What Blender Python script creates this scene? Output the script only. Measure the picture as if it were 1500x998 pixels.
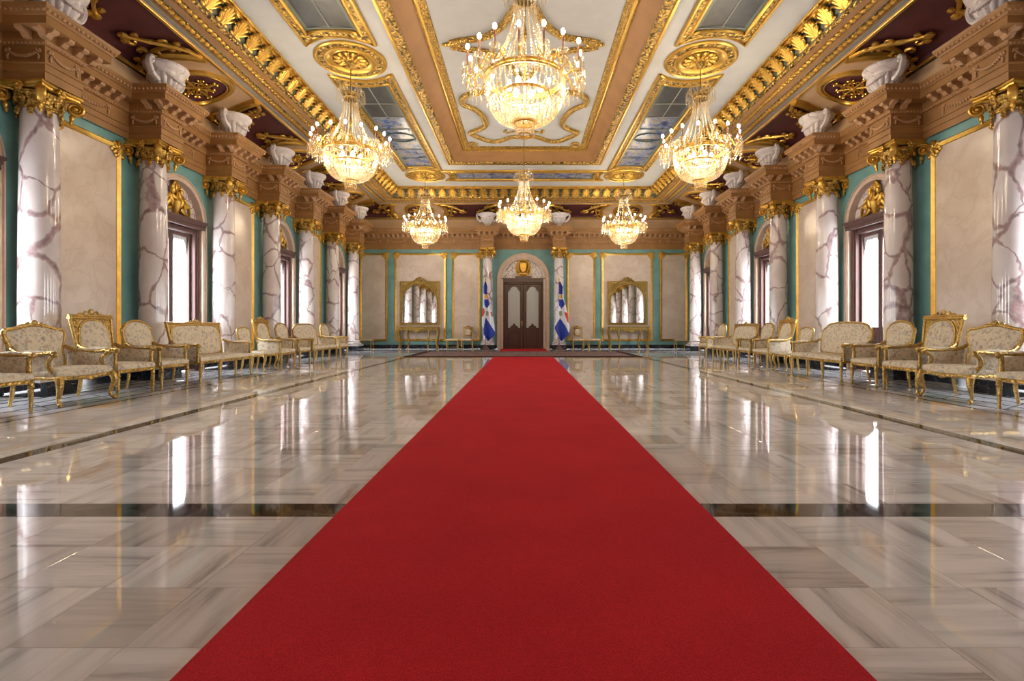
import bpy, math, random
from mathutils import Vector, Matrix
random.seed(7)
PI = math.pi
for o in list(bpy.data.objects): bpy.data.objects.remove(o)
SC = bpy.context.scene
COL = SC.collection

# ------------------------------------------------------------------ camera, world, lights, exposure
cam_d = bpy.data.cameras.new('camera'); cam = bpy.data.objects.new('camera', cam_d); COL.objects.link(cam)
cam.location = (0, 0, 1.0); cam.rotation_euler = (PI/2, 0, 0)
cam_d.sensor_width = 36; cam_d.lens = 18.0
cam_d.shift_x = -16.5/1500; cam_d.shift_y = -19.7/1500
cam_d.clip_start = 0.05; cam_d.clip_end = 200
SC.camera = cam
SC.view_settings.view_transform = 'Standard'; SC.view_settings.look = 'None'
SC.view_settings.gamma = 1.0; SC.view_settings.use_curve_mapping = False
EXPOSURE = 2.62
SC.view_settings.exposure = EXPOSURE
WORLD_STRENGTH = 4.6
LAMP_W = 9.0
BULB_E = 34.0
try:
    SC.cycles.use_denoising = True
    SC.cycles.max_bounces = 10; SC.cycles.diffuse_bounces = 5; SC.cycles.glossy_bounces = 5
    SC.cycles.transmission_bounces = 6; SC.cycles.transparent_max_bounces = 16
    SC.cycles.sample_clamp_indirect = 6.0
    SC.cycles.caustics_reflective = False; SC.cycles.caustics_refractive = False
except Exception: pass
world = bpy.data.worlds.new('world'); SC.world = world; world.use_nodes = True
bg = world.node_tree.nodes.get('Background')
bg.inputs[0].default_value = (0.92, 0.95, 1.0, 1); bg.inputs[1].default_value = WORLD_STRENGTH

# ------------------------------------------------------------------ layout numbers (metres)
CX = 0.05
XW = 7.55            # half width to the side walls
YF, YN = 23.4, -1.2  # far and near walls
ZC = 6.8             # flat ceiling
XCOL = 7.25          # column axis offset
BAY = 2.345
BAY0 = 11.14
COLY = [BAY0 + BAY*(k-0.5) for k in range(-4, 6)]      # ten columns per side; the near ones show in the far mirrors
ZENT = 4.54          # underside of entablature

# ------------------------------------------------------------------ materials
def new_mat(name):
    m = bpy.data.materials.new(name); m.use_nodes = True
    nt = m.node_tree; b = nt.nodes.get('Principled BSDF')
    return m, nt, b
def N(nt, t, **kw):
    n = nt.nodes.new(t)
    for k, v in kw.items():
        if k in n.inputs: n.inputs[k].default_value = v
        else: setattr(n, k, v)
    return n
def ramp(nt, src, stops, interp='LINEAR'):
    r = nt.nodes.new('ShaderNodeValToRGB'); r.color_ramp.interpolation = interp
    els = r.color_ramp.elements
    while len(els) < len(stops): els.new(0.5)
    for e, (p, c) in zip(els, stops):
        e.position = p; e.color = (c[0], c[1], c[2], 1) if len(c) == 3 else c
    nt.links.new(src, r.inputs[0]); return r.outputs[0]
def coords(nt, kind='Object', scale=(1,1,1), rand=True):
    tc = nt.nodes.new('ShaderNodeTexCoord'); out = tc.outputs[kind]
    mp = nt.nodes.new('ShaderNodeMapping'); mp.inputs['Scale'].default_value = scale
    nt.links.new(out, mp.inputs[0])
    if rand:
        oi = nt.nodes.new('ShaderNodeObjectInfo')
        ml = nt.nodes.new('ShaderNodeMath'); ml.operation = 'MULTIPLY'; ml.inputs[1].default_value = 37.0
        nt.links.new(oi.outputs['Random'], ml.inputs[0]); nt.links.new(ml.outputs[0], mp.inputs['Location'])
    return mp.outputs[0]
def mixc(nt, fac, a, b):
    m = nt.nodes.new('ShaderNodeMix'); m.data_type = 'RGBA'
    for i, v in ((0, fac), (6, a), (7, b)):
        if hasattr(v, 'links'): nt.links.new(v, m.inputs[i])
        else: m.inputs[i].default_value = v if i == 0 else (*v, 1)
    return m.outputs[2]
def warp(nt, vec, scale, amt):
    nz = N(nt, 'ShaderNodeTexNoise', Scale=scale, Detail=4.0); nt.links.new(vec, nz.inputs['Vector'])
    s = N(nt, 'ShaderNodeVectorMath', operation='SUBTRACT'); s.inputs[1].default_value = (.5,.5,.5)
    nt.links.new(nz.outputs['Color'], s.inputs[0])
    k = N(nt, 'ShaderNodeVectorMath', operation='SCALE'); k.inputs['Scale'].default_value = amt
    nt.links.new(s.outputs[0], k.inputs[0])
    a = N(nt, 'ShaderNodeVectorMath', operation='ADD')
    nt.links.new(vec, a.inputs[0]); nt.links.new(k.outputs[0], a.inputs[1]); return a.outputs[0]
def bump(nt, b, src, strength=0.3, dist=0.02):
    bp = N(nt, 'ShaderNodeBump'); bp.inputs['Strength'].default_value = strength; bp.inputs['Distance'].default_value = dist
    nt.links.new(src, bp.inputs['Height']); nt.links.new(bp.outputs[0], b.inputs['Normal'])
def plain(name, col, rough=0.5, metal=0.0, noise=0.0, nscale=6.0, spec=None, emit=None, estr=0.0):
    m, nt, b = new_mat(name)
    b.inputs['Base Color'].default_value = (*col, 1); b.inputs['Roughness'].default_value = rough; b.inputs['Metallic'].default_value = metal
    if spec is not None: b.inputs['Specular IOR Level'].default_value = spec
    if noise:
        v = coords(nt); nz = N(nt, 'ShaderNodeTexNoise', Scale=nscale, Detail=5.0); nt.links.new(v, nz.inputs['Vector'])
        lo = tuple(c*(1-noise) for c in col); hi = tuple(min(1, c*(1+noise)) for c in col)
        nt.links.new(ramp(nt, nz.outputs[0], [(0.3, lo), (0.7, hi)]), b.inputs['Base Color'])
    if emit: b.inputs['Emission Color'].default_value = (*emit, 1); b.inputs['Emission Strength'].default_value = estr
    return m
def breccia(name, base, base2, vein, scale=2.2, width=0.05, rough=0.12, zs=0.75):
    m, nt, b = new_mat(name)
    v = coords(nt, scale=(1, 1, zs)); w = warp(nt, v, 1.6, 0.42); w2 = warp(nt, w, 9.0, 0.05)
    vo = N(nt, 'ShaderNodeTexVoronoi', feature='DISTANCE_TO_EDGE', Scale=scale); nt.links.new(w2, vo.inputs['Vector'])
    nz = N(nt, 'ShaderNodeTexNoise', Scale=1.7, Detail=2.0); nt.links.new(v, nz.inputs['Vector'])
    mr = N(nt, 'ShaderNodeMapRange'); nt.links.new(nz.outputs[0], mr.inputs[0])
    mr.inputs[1].default_value = .32; mr.inputs[2].default_value = .72; mr.inputs[3].default_value = width*0.15; mr.inputs[4].default_value = width*1.5
    dv = N(nt, 'ShaderNodeMath', operation='DIVIDE'); nt.links.new(vo.outputs['Distance'], dv.inputs[0]); nt.links.new(mr.outputs[0], dv.inputs[1])
    f = ramp(nt, dv.outputs[0], [(0.0, (1,1,1)), (0.55, (.75,.75,.75)), (1.0, (0,0,0))])
    n2 = N(nt, 'ShaderNodeTexNoise', Scale=14.0, Detail=5.0); nt.links.new(w, n2.inputs['Vector'])
    vc = ramp(nt, n2.outputs[0], [(0.3, tuple(c*.62 for c in vein)), (0.7, tuple(min(1, c*1.45) for c in vein))])
    n3 = N(nt, 'ShaderNodeTexNoise', Scale=2.5, Detail=4.0); nt.links.new(w, n3.inputs['Vector'])
    bc = ramp(nt, n3.outputs[0], [(0.35, base), (0.7, base2)])
    nt.links.new(mixc(nt, f, bc, vc), b.inputs['Base Color'])
    b.inputs['Roughness'].default_value = rough
    return m
def soft_marble(name, a, c, vein, scale=1.5, rough=0.25, vw=0.035, vf=0.35, spec=0.5):
    m, nt, b = new_mat(name)
    v = coords(nt); w = warp(nt, v, 1.3, 0.9)
    nz = N(nt, 'ShaderNodeTexNoise', Scale=scale, Detail=6.0); nt.links.new(w, nz.inputs['Vector'])
    bc = ramp(nt, nz.outputs[0], [(0.3, a), (0.7, c)])
    n2 = N(nt, 'ShaderNodeTexNoise', Scale=scale*1.4, Detail=5.0); nt.links.new(w, n2.inputs['Vector'])
    f = ramp(nt, n2.outputs[0], [(0.5-vw, (0,0,0)), (0.5, (vf,vf,vf)), (0.5+vw, (0,0,0))])
    nt.links.new(mixc(nt, f, bc, vein), b.inputs['Base Color'])
    b.inputs['Roughness'].default_value = rough; b.inputs['Specular IOR Level'].default_value = spec
    return m
def streak_marble(name, ax, a, c, d, rough=0.03):
    m, nt, b = new_mat(name)
    sc = (0.7, 9, 1) if ax == 0 else (9, 0.7, 1)
    v = coords(nt, scale=sc); w = warp(nt, v, 0.55, 0.9)
    nz = N(nt, 'ShaderNodeTexNoise', Scale=1.3, Detail=7.0, Roughness=0.62); nt.links.new(w, nz.inputs['Vector'])
    c1 = ramp(nt, nz.outputs[0], [(0.30, d), (0.42, c), (0.55, a), (0.8, tuple(x*1.05 for x in a))])
    oi = nt.nodes.new('ShaderNodeObjectInfo')
    sh = ramp(nt, oi.outputs['Random'], [(0.0, (.66,.61,.57)), (0.25, (.86,.83,.80)), (0.55, (1,1,1)), (1.0, (1.0,.98,.96))])
    mx = nt.nodes.new('ShaderNodeMix'); mx.data_type = 'RGBA'; mx.blend_type = 'MULTIPLY'; mx.inputs[0].default_value = .8
    nt.links.new(c1, mx.inputs[6]); nt.links.new(sh, mx.inputs[7])
    nt.links.new(mx.outputs[2], b.inputs['Base Color'])
    b.inputs['Roughness'].default_value = rough; b.inputs['Specular IOR Level'].default_value = 0.62
    return m
def gold(name, col=(.80,.52,.13), rough=0.34, orn=0.0, osc=30.0, dark=0.25, metal=0.8):
    m, nt, b = new_mat(name)
    b.inputs['Metallic'].default_value = metal; b.inputs['Roughness'].default_value = rough
    v = coords(nt)
    nz = N(nt, 'ShaderNodeTexNoise', Scale=7.0, Detail=4.0); nt.links.new(v, nz.inputs['Vector'])
    bc = ramp(nt, nz.outputs[0], [(0.3, tuple(c*.72 for c in col)), (0.7, col)])
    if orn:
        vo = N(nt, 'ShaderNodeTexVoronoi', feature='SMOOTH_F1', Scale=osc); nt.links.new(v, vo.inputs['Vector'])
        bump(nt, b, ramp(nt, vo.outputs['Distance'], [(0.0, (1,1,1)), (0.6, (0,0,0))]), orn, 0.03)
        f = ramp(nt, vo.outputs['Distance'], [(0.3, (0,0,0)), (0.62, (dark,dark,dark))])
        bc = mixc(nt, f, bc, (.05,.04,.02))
    nt.links.new(bc, b.inputs['Base Color'])
    return m
def floral(name):
    m, nt, b = new_mat(name)
    v = coords(nt); w = warp(nt, v, 16.0, 0.09)
    base = (.70,.59,.42)
    bc = base
    for i, (sc, thr, col) in enumerate(((11.0, .36, (.36,.19,.15)), (14.0, .33, (.24,.27,.19)), (18.0, .34, (.22,.25,.34)), (22.0, .36, (.42,.30,.16)), (30.0, .36, (.30,.22,.17)))):
        off = N(nt, 'ShaderNodeVectorMath', operation='ADD'); off.inputs[1].default_value = (i*3.3, i*1.7, i*5.1)
        nt.links.new(w, off.inputs[0])
        vo = N(nt, 'ShaderNodeTexVoronoi', Scale=sc); nt.links.new(off.outputs[0], vo.inputs['Vector'])
        f = ramp(nt, vo.outputs['Distance'], [(thr*.5, (.62,.62,.62)), (thr*1.25, (0,0,0))])
        sel = ramp(nt, vo.outputs['Color'], [(0.48, (0,0,0)), (0.52, (1,1,1))])
        mu = N(nt, 'ShaderNodeMath', operation='MULTIPLY'); nt.links.new(f, mu.inputs[0]); nt.links.new(sel, mu.inputs[1])
        bc = mixc(nt, mu.outputs[0], bc, col)
    nt.links.new(bc, b.inputs['Base Color']); b.inputs['Roughness'].default_value = .75
    return m
def carpet_mat(name, col, scale=260.0, var=.35):
    m, nt, b = new_mat(name)
    v = coords(nt)
    nz = N(nt, 'ShaderNodeTexNoise', Scale=scale, Detail=3.0); nt.links.new(v, nz.inputs['Vector'])
    n2 = N(nt, 'ShaderNodeTexNoise', Scale=2.2, Detail=4.0); nt.links.new(v, n2.inputs['Vector'])
    c1 = ramp(nt, nz.outputs[0], [(.3, tuple(c*(1-var) for c in col)), (.7, tuple(c*(1+var) for c in col))])
    s = ramp(nt, n2.outputs[0], [(.3, (.86,.86,.86)), (.7, (1,1,1))])
    mx = nt.nodes.new('ShaderNodeMix'); mx.data_type = 'RGBA'; mx.blend_type = 'MULTIPLY'; mx.inputs[0].default_value = 1
    nt.links.new(c1, mx.inputs[6]); nt.links.new(s, mx.inputs[7])
    nt.links.new(mx.outputs[2], b.inputs['Base Color'])
    b.inputs['Roughness'].default_value = .95; b.inputs['Specular IOR Level'].default_value = .1
    bump(nt, b, nz.outputs[0], .5, .01)
    return m
def art_glass(name):
    m, nt, b = new_mat(name)
    v = coords(nt); w = warp(nt, v, 2.2, .8)
    nz = N(nt, 'ShaderNodeTexNoise', Scale=3.4, Detail=5.0); nt.links.new(w, nz.inputs['Vector'])
    bc = ramp(nt, nz.outputs[0], [(.34, (.03,.05,.10)), (.44, (.09,.15,.36)), (.52, (.22,.24,.30)), (.58, (.33,.27,.20)), (.68, (.10,.16,.30))])
    vo = N(nt, 'ShaderNodeTexVoronoi', feature='DISTANCE_TO_EDGE', Scale=7.0); nt.links.new(w, vo.inputs['Vector'])
    f = ramp(nt, vo.outputs['Distance'], [(.0, (.8,.8,.8)), (.06, (0,0,0))])
    nt.links.new(mixc(nt, f, bc, (.05,.05,.05)), b.inputs['Base Color'])
    b.inputs['Roughness'].default_value = .25
    return m
def wood(name, col, rough=.35):
    m, nt, b = new_mat(name)
    v = coords(nt, scale=(9,9,.9))
    nz = N(nt, 'ShaderNodeTexNoise', Scale=2.0, Detail=6.0, Distortion=1.2); nt.links.new(v, nz.inputs['Vector'])
    nt.links.new(ramp(nt, nz.outputs[0], [(.3, tuple(c*.6 for c in col)), (.7, col)]), b.inputs['Base Color'])
    b.inputs['Roughness'].default_value = rough
    return m
def rug_mat(name):
    m, nt, b = new_mat(name)
    v = coords(nt, rand=False)
    vo = N(nt, 'ShaderNodeTexVoronoi', Scale=5.0); nt.links.new(v, vo.inputs['Vector'])
    n2 = N(nt, 'ShaderNodeTexNoise', Scale=9.0, Detail=4.0); nt.links.new(v, n2.inputs['Vector'])
    c1 = ramp(nt, vo.outputs['Distance'], [(.15, (.20,.12,.08)), (.3, (.16,.03,.03)), (.5, (.05,.03,.04)), (.7, (.22,.14,.10))])
    c2 = ramp(nt, n2.outputs[0], [(.4, (.12,.03,.03)), (.6, (.22,.15,.11))])
    nt.links.new(mixc(nt, .5, c1, c2), b.inputs['Base Color']); b.inputs['Roughness'].default_value = .95
    return m

M = {}
M['teal'] = plain('teal_paint', (.165,.345,.325), .42, noise=.16, nscale=2.5)
M['cream'] = soft_marble('cream_marble', (.60,.465,.36), (.72,.60,.49), (.42,.27,.18), 1.6, .22, .05, .2)
M['stone'] = plain('stone_trim', (.60,.45,.34), .4, noise=.12)
M['brown'] = plain('brown_plaster', (.335,.165,.052), .5, noise=.14, nscale=3)
M['brown_lt'] = plain('brown_relief', (.50,.285,.14), .5, noise=.1)
M['peach'] = plain('peach_plaster', (.56,.36,.20), .6, noise=.12, nscale=2)
M['maroon'] = plain('maroon_plaster', (.085,.020,.022), .55, noise=.2, nscale=2)
M['ceil'] = plain('ceiling_white', (.47,.455,.42), .6, noise=.05, nscale=3)
M['pale'] = plain('pale_band', (.26,.255,.22), .5)
M['green'] = plain('green_band', (.075,.080,.045), .5)
M['copper'] = plain('coffer_brown', (.36,.18,.065), .5, noise=.12, nscale=2)
M['gold'] = gold('gilt', (.74,.44,.085), .34)
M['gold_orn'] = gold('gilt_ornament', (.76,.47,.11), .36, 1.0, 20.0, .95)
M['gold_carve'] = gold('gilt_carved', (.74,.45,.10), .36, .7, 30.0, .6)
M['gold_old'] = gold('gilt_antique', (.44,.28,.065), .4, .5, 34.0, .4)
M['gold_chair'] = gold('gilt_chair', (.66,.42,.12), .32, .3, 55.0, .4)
M['col'] = breccia('breccia_marble', (.74,.67,.65), (.62,.54,.51), (.33,.22,.22), 2.0, .075, .1)
M['tymp'] = breccia('breccia_tympanum', (.74,.66,.62), (.60,.52,.48), (.26,.15,.15), 4.5, .06, .2, 1.0)
M['urn'] = breccia('urn_marble', (.80,.74,.72), (.70,.63,.62), (.50,.40,.40), 3.2, .03, .35, 1.0)
M['base'] = breccia('base_marble', (.70,.64,.62), (.55,.49,.47), (.28,.2,.2), 5.0, .05, .15, 1.0)
M['black'] = soft_marble('black_marble', (.010,.012,.016), (.030,.034,.045), (.25,.26,.28), 3.0, .05, .02, .35)
M['black2'] = soft_marble('border_marble', (.015,.014,.012), (.06,.05,.038), (.16,.14,.11), 3.0, .04, .05, .5, .6)
M['border'] = soft_marble('border_white', (.56,.56,.59), (.72,.71,.72), (.30,.30,.33), 2.0, .06, .05, .4, .4)
M['tile_a'] = streak_marble('tile_across', 0, (.73,.665,.62), (.61,.55,.51), (.35,.305,.275))
M['tile_b'] = streak_marble('tile_along', 1, (.73,.665,.62), (.61,.55,.51), (.35,.305,.275))
M['joint'] = plain('joint', (.42,.35,.29), .2)
M['red'] = carpet_mat('red_carpet', (.54,.017,.022))
M['rug'] = rug_mat('patterned_rug')
M['rug_edge'] = carpet_mat('rug_edge', (.055,.022,.018), 120)
M['wood'] = wood('dark_wood', (.115,.050,.040), .55)
M['wood_door'] = wood('door_wood', (.085,.030,.017), .28)
M['fabric'] = floral('floral_brocade')
M['mirror'] = plain('mirror_glass', (.86,.86,.84), .02, 1.0)
M['art'] = art_glass('painted_glass')
M['grille'] = plain('dark_pane', (.045,.045,.042), .35, noise=.3)
M['frame_green'] = plain('skylight_frame', (.10,.13,.105), .45)
M['candle'] = plain('candle_tube', (.20,.07,.045), .4)
M['bulb'] = plain('bulb', (1,.9,.7), .4, emit=(1.0,.84,.60), estr=BULB_E)
M['bulb_in'] = plain('inner_bulb', (1,.9,.7), .4, emit=(1.0,.82,.55), estr=BULB_E*.22)
M['blue'] = plain('flag_blue', (.010,.032,.33), .6)
M['white'] = plain('flag_white', (.72,.72,.75), .6)
M['flagred'] = plain('flag_red', (.55,.015,.03), .6)
M['emblem'] = plain('flag_emblem', (.26,.30,.18), .6, noise=.5, nscale=60)
M['goldcloth'] = plain('flag_fringe', (.75,.42,.10), .6)
M['lace'] = plain('lace', (.80,.80,.82), .8)
M['stone_dark'] = plain('brass', (.55,.36,.10), .3, .9)
def glass_mat():
    m, nt, b = new_mat('window_glass')
    nt.nodes.remove(b); out = nt.nodes.get('Material Output')
    t = N(nt, 'ShaderNodeBsdfTransparent'); t.inputs[0].default_value = (.96,.97,.98,1)
    g = N(nt, 'ShaderNodeBsdfGlossy'); g.inputs['Roughness'].default_value = .02
    mx = nt.nodes.new('ShaderNodeMixShader'); mx.inputs[0].default_value = .06
    nt.links.new(t.outputs[0], mx.inputs[1]); nt.links.new(g.outputs[0], mx.inputs[2]); nt.links.new(mx.outputs[0], out.inputs[0])
    return m
M['glass'] = glass_mat()
def curtain_glass():
    m, nt, b = new_mat('curtained_glass')
    v = coords(nt, scale=(1,1,.05), rand=False)
    wv = N(nt, 'ShaderNodeTexWave', Scale=9.0, Distortion=1.0); wv.bands_direction = 'X'; nt.links.new(v, wv.inputs['Vector'])
    nt.links.new(ramp(nt, wv.outputs[0], [(0, (.34,.35,.33)), (1, (.62,.63,.60))]), b.inputs['Base Color'])
    b.inputs['Roughness'].default_value = .12
    return m
M['curtain'] = curtain_glass()
def crystal():
    m, nt, b = new_mat('crystal')
    nt.nodes.remove(b); out = nt.nodes.get('Material Output')
    g = N(nt, 'ShaderNodeBsdfGlossy'); g.inputs['Roughness'].default_value = .08; g.inputs[0].default_value = (1,.95,.84,1)
    t = N(nt, 'ShaderNodeBsdfTransparent'); t.inputs[0].default_value = (1,.97,.90,1)
    d = N(nt, 'ShaderNodeBsdfTranslucent'); d.inputs[0].default_value = (1,.90,.72,1)
    d2 = N(nt, 'ShaderNodeBsdfDiffuse'); d2.inputs[0].default_value = (.95,.88,.74,1)
    m0 = nt.nodes.new('ShaderNodeMixShader'); m0.inputs[0].default_value = .5
    nt.links.new(d.outputs[0], m0.inputs[1]); nt.links.new(d2.outputs[0], m0.inputs[2])
    m1 = nt.nodes.new('ShaderNodeMixShader'); m1.inputs[0].default_value = .10
    nt.links.new(t.outputs[0], m1.inputs[1]); nt.links.new(m0.outputs[0], m1.inputs[2])
    m2 = nt.nodes.new('ShaderNodeMixShader'); m2.inputs[0].default_value = .24
    nt.links.new(m1.outputs[0], m2.inputs[1]); nt.links.new(g.outputs[0], m2.inputs[2])
    nt.links.new(m2.outputs[0], out.inputs[0]); return m
M['crystal'] = crystal()

# ------------------------------------------------------------------ mesh helpers
def V(*a): return Vector(a)
class MB:
    def __init__(s): s.v = []; s.f = []; s.mi = []
    def add(s, vs, fs, mi=0):
        o = len(s.v); s.v.extend([tuple(p) for p in vs]); s.f.extend([tuple(i+o for i in f) for f in fs]); s.mi.extend([mi]*len(fs)); return s
    def box(s, x0, x1, y0, y1, z0, z1, mi=0):
        return s.add([(x0,y0,z0),(x1,y0,z0),(x1,y1,z0),(x0,y1,z0),(x0,y0,z1),(x1,y0,z1),(x1,y1,z1),(x0,y1,z1)],
                     [(0,3,2,1),(4,5,6,7),(0,1,5,4),(1,2,6,5),(2,3,7,6),(3,0,4,7)], mi)
    def bbox(s, x0, x1, y0, y1, z0, z1, b=.01):       # box with chamfered edges
        vs = []; 
        for z, i in ((z0, b), (z0+b, 0), (z1-b, 0), (z1, b)):
            vs += [(x0+i,y0+b,z),(x0+b,y0+i,z),(x1-b,y0+i,z),(x1-i,y0+b,z),(x1-i,y1-b,z),(x1-b,y1-i,z),(x0+b,y1-i,z),(x0+i,y1-b,z)]
        fs = [tuple(range(7,-1,-1)), tuple(range(24,32))]
        for k in range(3):
            for i in range(8):
                j = (i+1) % 8; fs.append((k*8+i, k*8+j, k*8+8+j, k*8+8+i))
        return s.add(vs, fs)
    def tube(s, pts, r, n=8, closed=False, flat=1.0, up=None):
        pts = [Vector(p) for p in pts]; m = len(pts)
        rr = r if isinstance(r, (list, tuple)) else [r]*m
        vs = []; fs = []; prev = None
        for i, p in enumerate(pts):
            if closed: t = pts[(i+1) % m] - pts[i-1]
            else: t = pts[min(i+1, m-1)] - pts[max(i-1, 0)]
            if t.length < 1e-9: t = V(0,0,1)
            t.normalize()
            if up is not None:
                a = Vector(up); a = a - t*a.dot(t)
                if a.length < 1e-6: a = t.orthogonal()
            elif prev is None: a = t.orthogonal()
            else:
                a = prev - t*prev.dot(t)
                if a.length < 1e-6: a = t.orthogonal()
            a.normalize(); prev = a; bb = t.cross(a)
            for k in range(n):
                an = 2*PI*k/n
                vs.append(p + a*(math.cos(an)*rr[i]*flat) + bb*(math.sin(an)*rr[i]))
        for i in range(m if closed else m-1):
            j = (i+1) % m
            for k in range(n):
                l = (k+1) % n; fs.append((i*n+k, i*n+l, j*n+l, j*n+k))
        if not closed: fs.append(tuple(range(n-1,-1,-1))); fs.append(tuple(range((m-1)*n, m*n)))
        return s.add(vs, fs)
    def lathe(s, prof, n=24, c=(0,0,0), squash=None, cap=True):
        vs = []; fs = []
        for r, z in prof:
            for k in range(n):
                a = 2*PI*k/n; rr = r*(squash(a, z) if squash else 1)
                vs.append((c[0]+rr*math.cos(a), c[1]+rr*math.sin(a), c[2]+z))
        for i in range(len(prof)-1):
            for k in range(n):
                l = (k+1) % n; fs.append((i*n+k, i*n+l, (i+1)*n+l, (i+1)*n+k))
        if cap: fs.append(tuple(range(n-1,-1,-1))); fs.append(tuple(range((len(prof)-1)*n, len(prof)*n)))
        return s.add(vs, fs)
    def ell(s, c, rx, ry, rz, nu=8, nv=5, mat=None):
        vs = [V(0,0,-rz)]; fs = []
        for j in range(1, nv):
            ph = -PI/2 + PI*j/nv
            for k in range(nu):
                a = 2*PI*k/nu; vs.append(V(rx*math.cos(ph)*math.cos(a), ry*math.cos(ph)*math.sin(a), rz*math.sin(ph)))
        vs.append(V(0,0,rz)); top = len(vs)-1
        for k in range(nu): fs.append((0, 1+(k+1) % nu, 1+k))
        for j in range(nv-2):
            for k in range(nu):
                l = (k+1) % nu; a = 1+j*nu; fs.append((a+k, a+l, a+nu+l, a+nu+k))
        a = 1+(nv-2)*nu
        for k in range(nu): fs.append((a+k, a+(k+1) % nu, top))
        C = Vector(c)
        vs = [(mat @ v if mat else v) + C for v in vs]
        return s.add(vs, fs)
    def prism(s, poly, f0, f1):                     # poly of 2-D points; f0/f1 map (u,v) to 3-D for both faces
        n = len(poly); vs = [f0(*p) for p in poly] + [f1(*p) for p in poly]
        fs = [tuple(range(n-1,-1,-1)), tuple(range(n, 2*n))] + [(i, (i+1) % n, n+(i+1) % n, n+i) for i in range(n)]
        return s.add(vs, fs)
    def sweep(s, path, prof, closed=False, pclosed=False):
        # path: 2-D points walked with the room on the LEFT... inward normal = left of direction; prof: (offset inward, z)
        m = len(path); vs = []; fs = []; P = [Vector(p) for p in path]; k = len(prof)
        for i in range(m):
            if closed or 0 < i < m-1:
                d0 = (P[i]-P[i-1]).normalized(); d1 = (P[(i+1) % m]-P[i]).normalized()
                n0 = V(-d0.y, d0.x); n1 = V(-d1.y, d1.x); b = (n0+n1)
                b = b / max(1e-6, (1 + n0.dot(n1)))
            else:
                d = (P[1]-P[0] if i == 0 else P[-1]-P[-2]).normalized(); b = V(-d.y, d.x)
            for o, z in prof: vs.append((P[i].x + b.x*o, P[i].y + b.y*o, z))
        for i in range(m if closed else m-1):
            j = (i+1) % m
            for a in range(k if pclosed else k-1):
                c = (a+1) % k; fs.append((i*k+a, j*k+a, j*k+c, i*k+c))
        if pclosed and not closed: fs.append(tuple(range(k-1,-1,-1))); fs.append(tuple(range((m-1)*k, m*k)))
        return s.add(vs, fs)
    def grid(s, fn, nu, nv, mi=None, wrapu=False):
        vs = [fn(i/nu, j/nv) for j in range(nv+1) for i in range(nu+1)]
        o = len(s.v); s.v.extend([tuple(p) for p in vs])
        for j in range(nv):
            for i in range(nu):
                a = o + j*(nu+1)+i; s.f.append((a, a+1, a+nu+2, a+nu+1)); s.mi.append(mi(i/nu, j/nv) if mi else 0)
        return s
    def merge(s, other, mat=None):
        return s.add([(mat @ Vector(p)) if mat else p for p in other.v], other.f)
    def mesh(s, name, mats, smooth=True, angle=38):
        me = bpy.data.meshes.new(name); me.from_pydata(s.v, [], s.f)
        if not isinstance(mats, (list, tuple)): mats = [mats]
        for m in mats: me.materials.append(M[m] if isinstance(m, str) else m)
        if len(mats) > 1:
            for p, i in zip(me.polygons, s.mi): p.material_index = i
        if smooth:
            me.polygons.foreach_set('use_smooth', [True]*len(me.polygons))
            me.set_sharp_from_angle(angle=math.radians(angle))
        me.update(); return me
    def build(s, name, mats, parent=None, smooth=True, angle=38, loc=None, rot=None):
        return put(name, s.mesh(name, mats, smooth, angle), parent, loc, rot)
def put(name, me, parent=None, loc=None, rot=None, scale=None):
    o = bpy.data.objects.new(name, me); COL.objects.link(o)
    if parent: o.parent = parent
    if loc is not None: o.location = loc
    if rot is not None: o.rotation_euler = rot
    if scale is not None: o.scale = scale
    return o
def tag(o, label=None, cat=None, group=None, kind=None):
    if label: o['label'] = label
    if cat: o['category'] = cat
    if group: o['group'] = group
    if kind: o['kind'] = kind
    return o
def empty(name, loc=(0,0,0), rz=0):
    o = bpy.data.objects.new(name, None); COL.objects.link(o); o.location = loc; o.rotation_euler = (0,0,rz); o.empty_display_size = .1; return o
def copy_tree(o, parent=None):
    c = o.copy(); COL.objects.link(c); c.parent = parent
    for ch in list(o.children): copy_tree(ch, c)
    return c
def catmull(pts, sub=6, closed=False):
    P = [Vector(p) for p in pts]; n = len(P); out = []
    for i in range(n if closed else n-1):
        p0 = P[i-1] if (closed or i > 0) else P[0]; p1 = P[i]; p2 = P[(i+1) % n]; p3 = P[(i+2) % n] if (closed or i+2 < n) else P[-1]
        for k in range(sub):
            t = k/sub
            out.append(0.5*((2*p1) + (p2-p0)*t + (2*p0-5*p1+4*p2-p3)*t*t + (3*p1-p0-3*p2+p3)*t**3))
    if not closed: out.append(P[-1])
    return out
def spiral(cx, cy, r0, r1, a0, turns, n=22):
    return [(cx + (r0+(r1-r0)*t)*math.cos(a0+turns*2*PI*t), cy + (r0+(r1-r0)*t)*math.sin(a0+turns*2*PI*t)) for t in [i/n for i in range(n+1)]]

XL, XR = CX - XW, CX + XW

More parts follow.
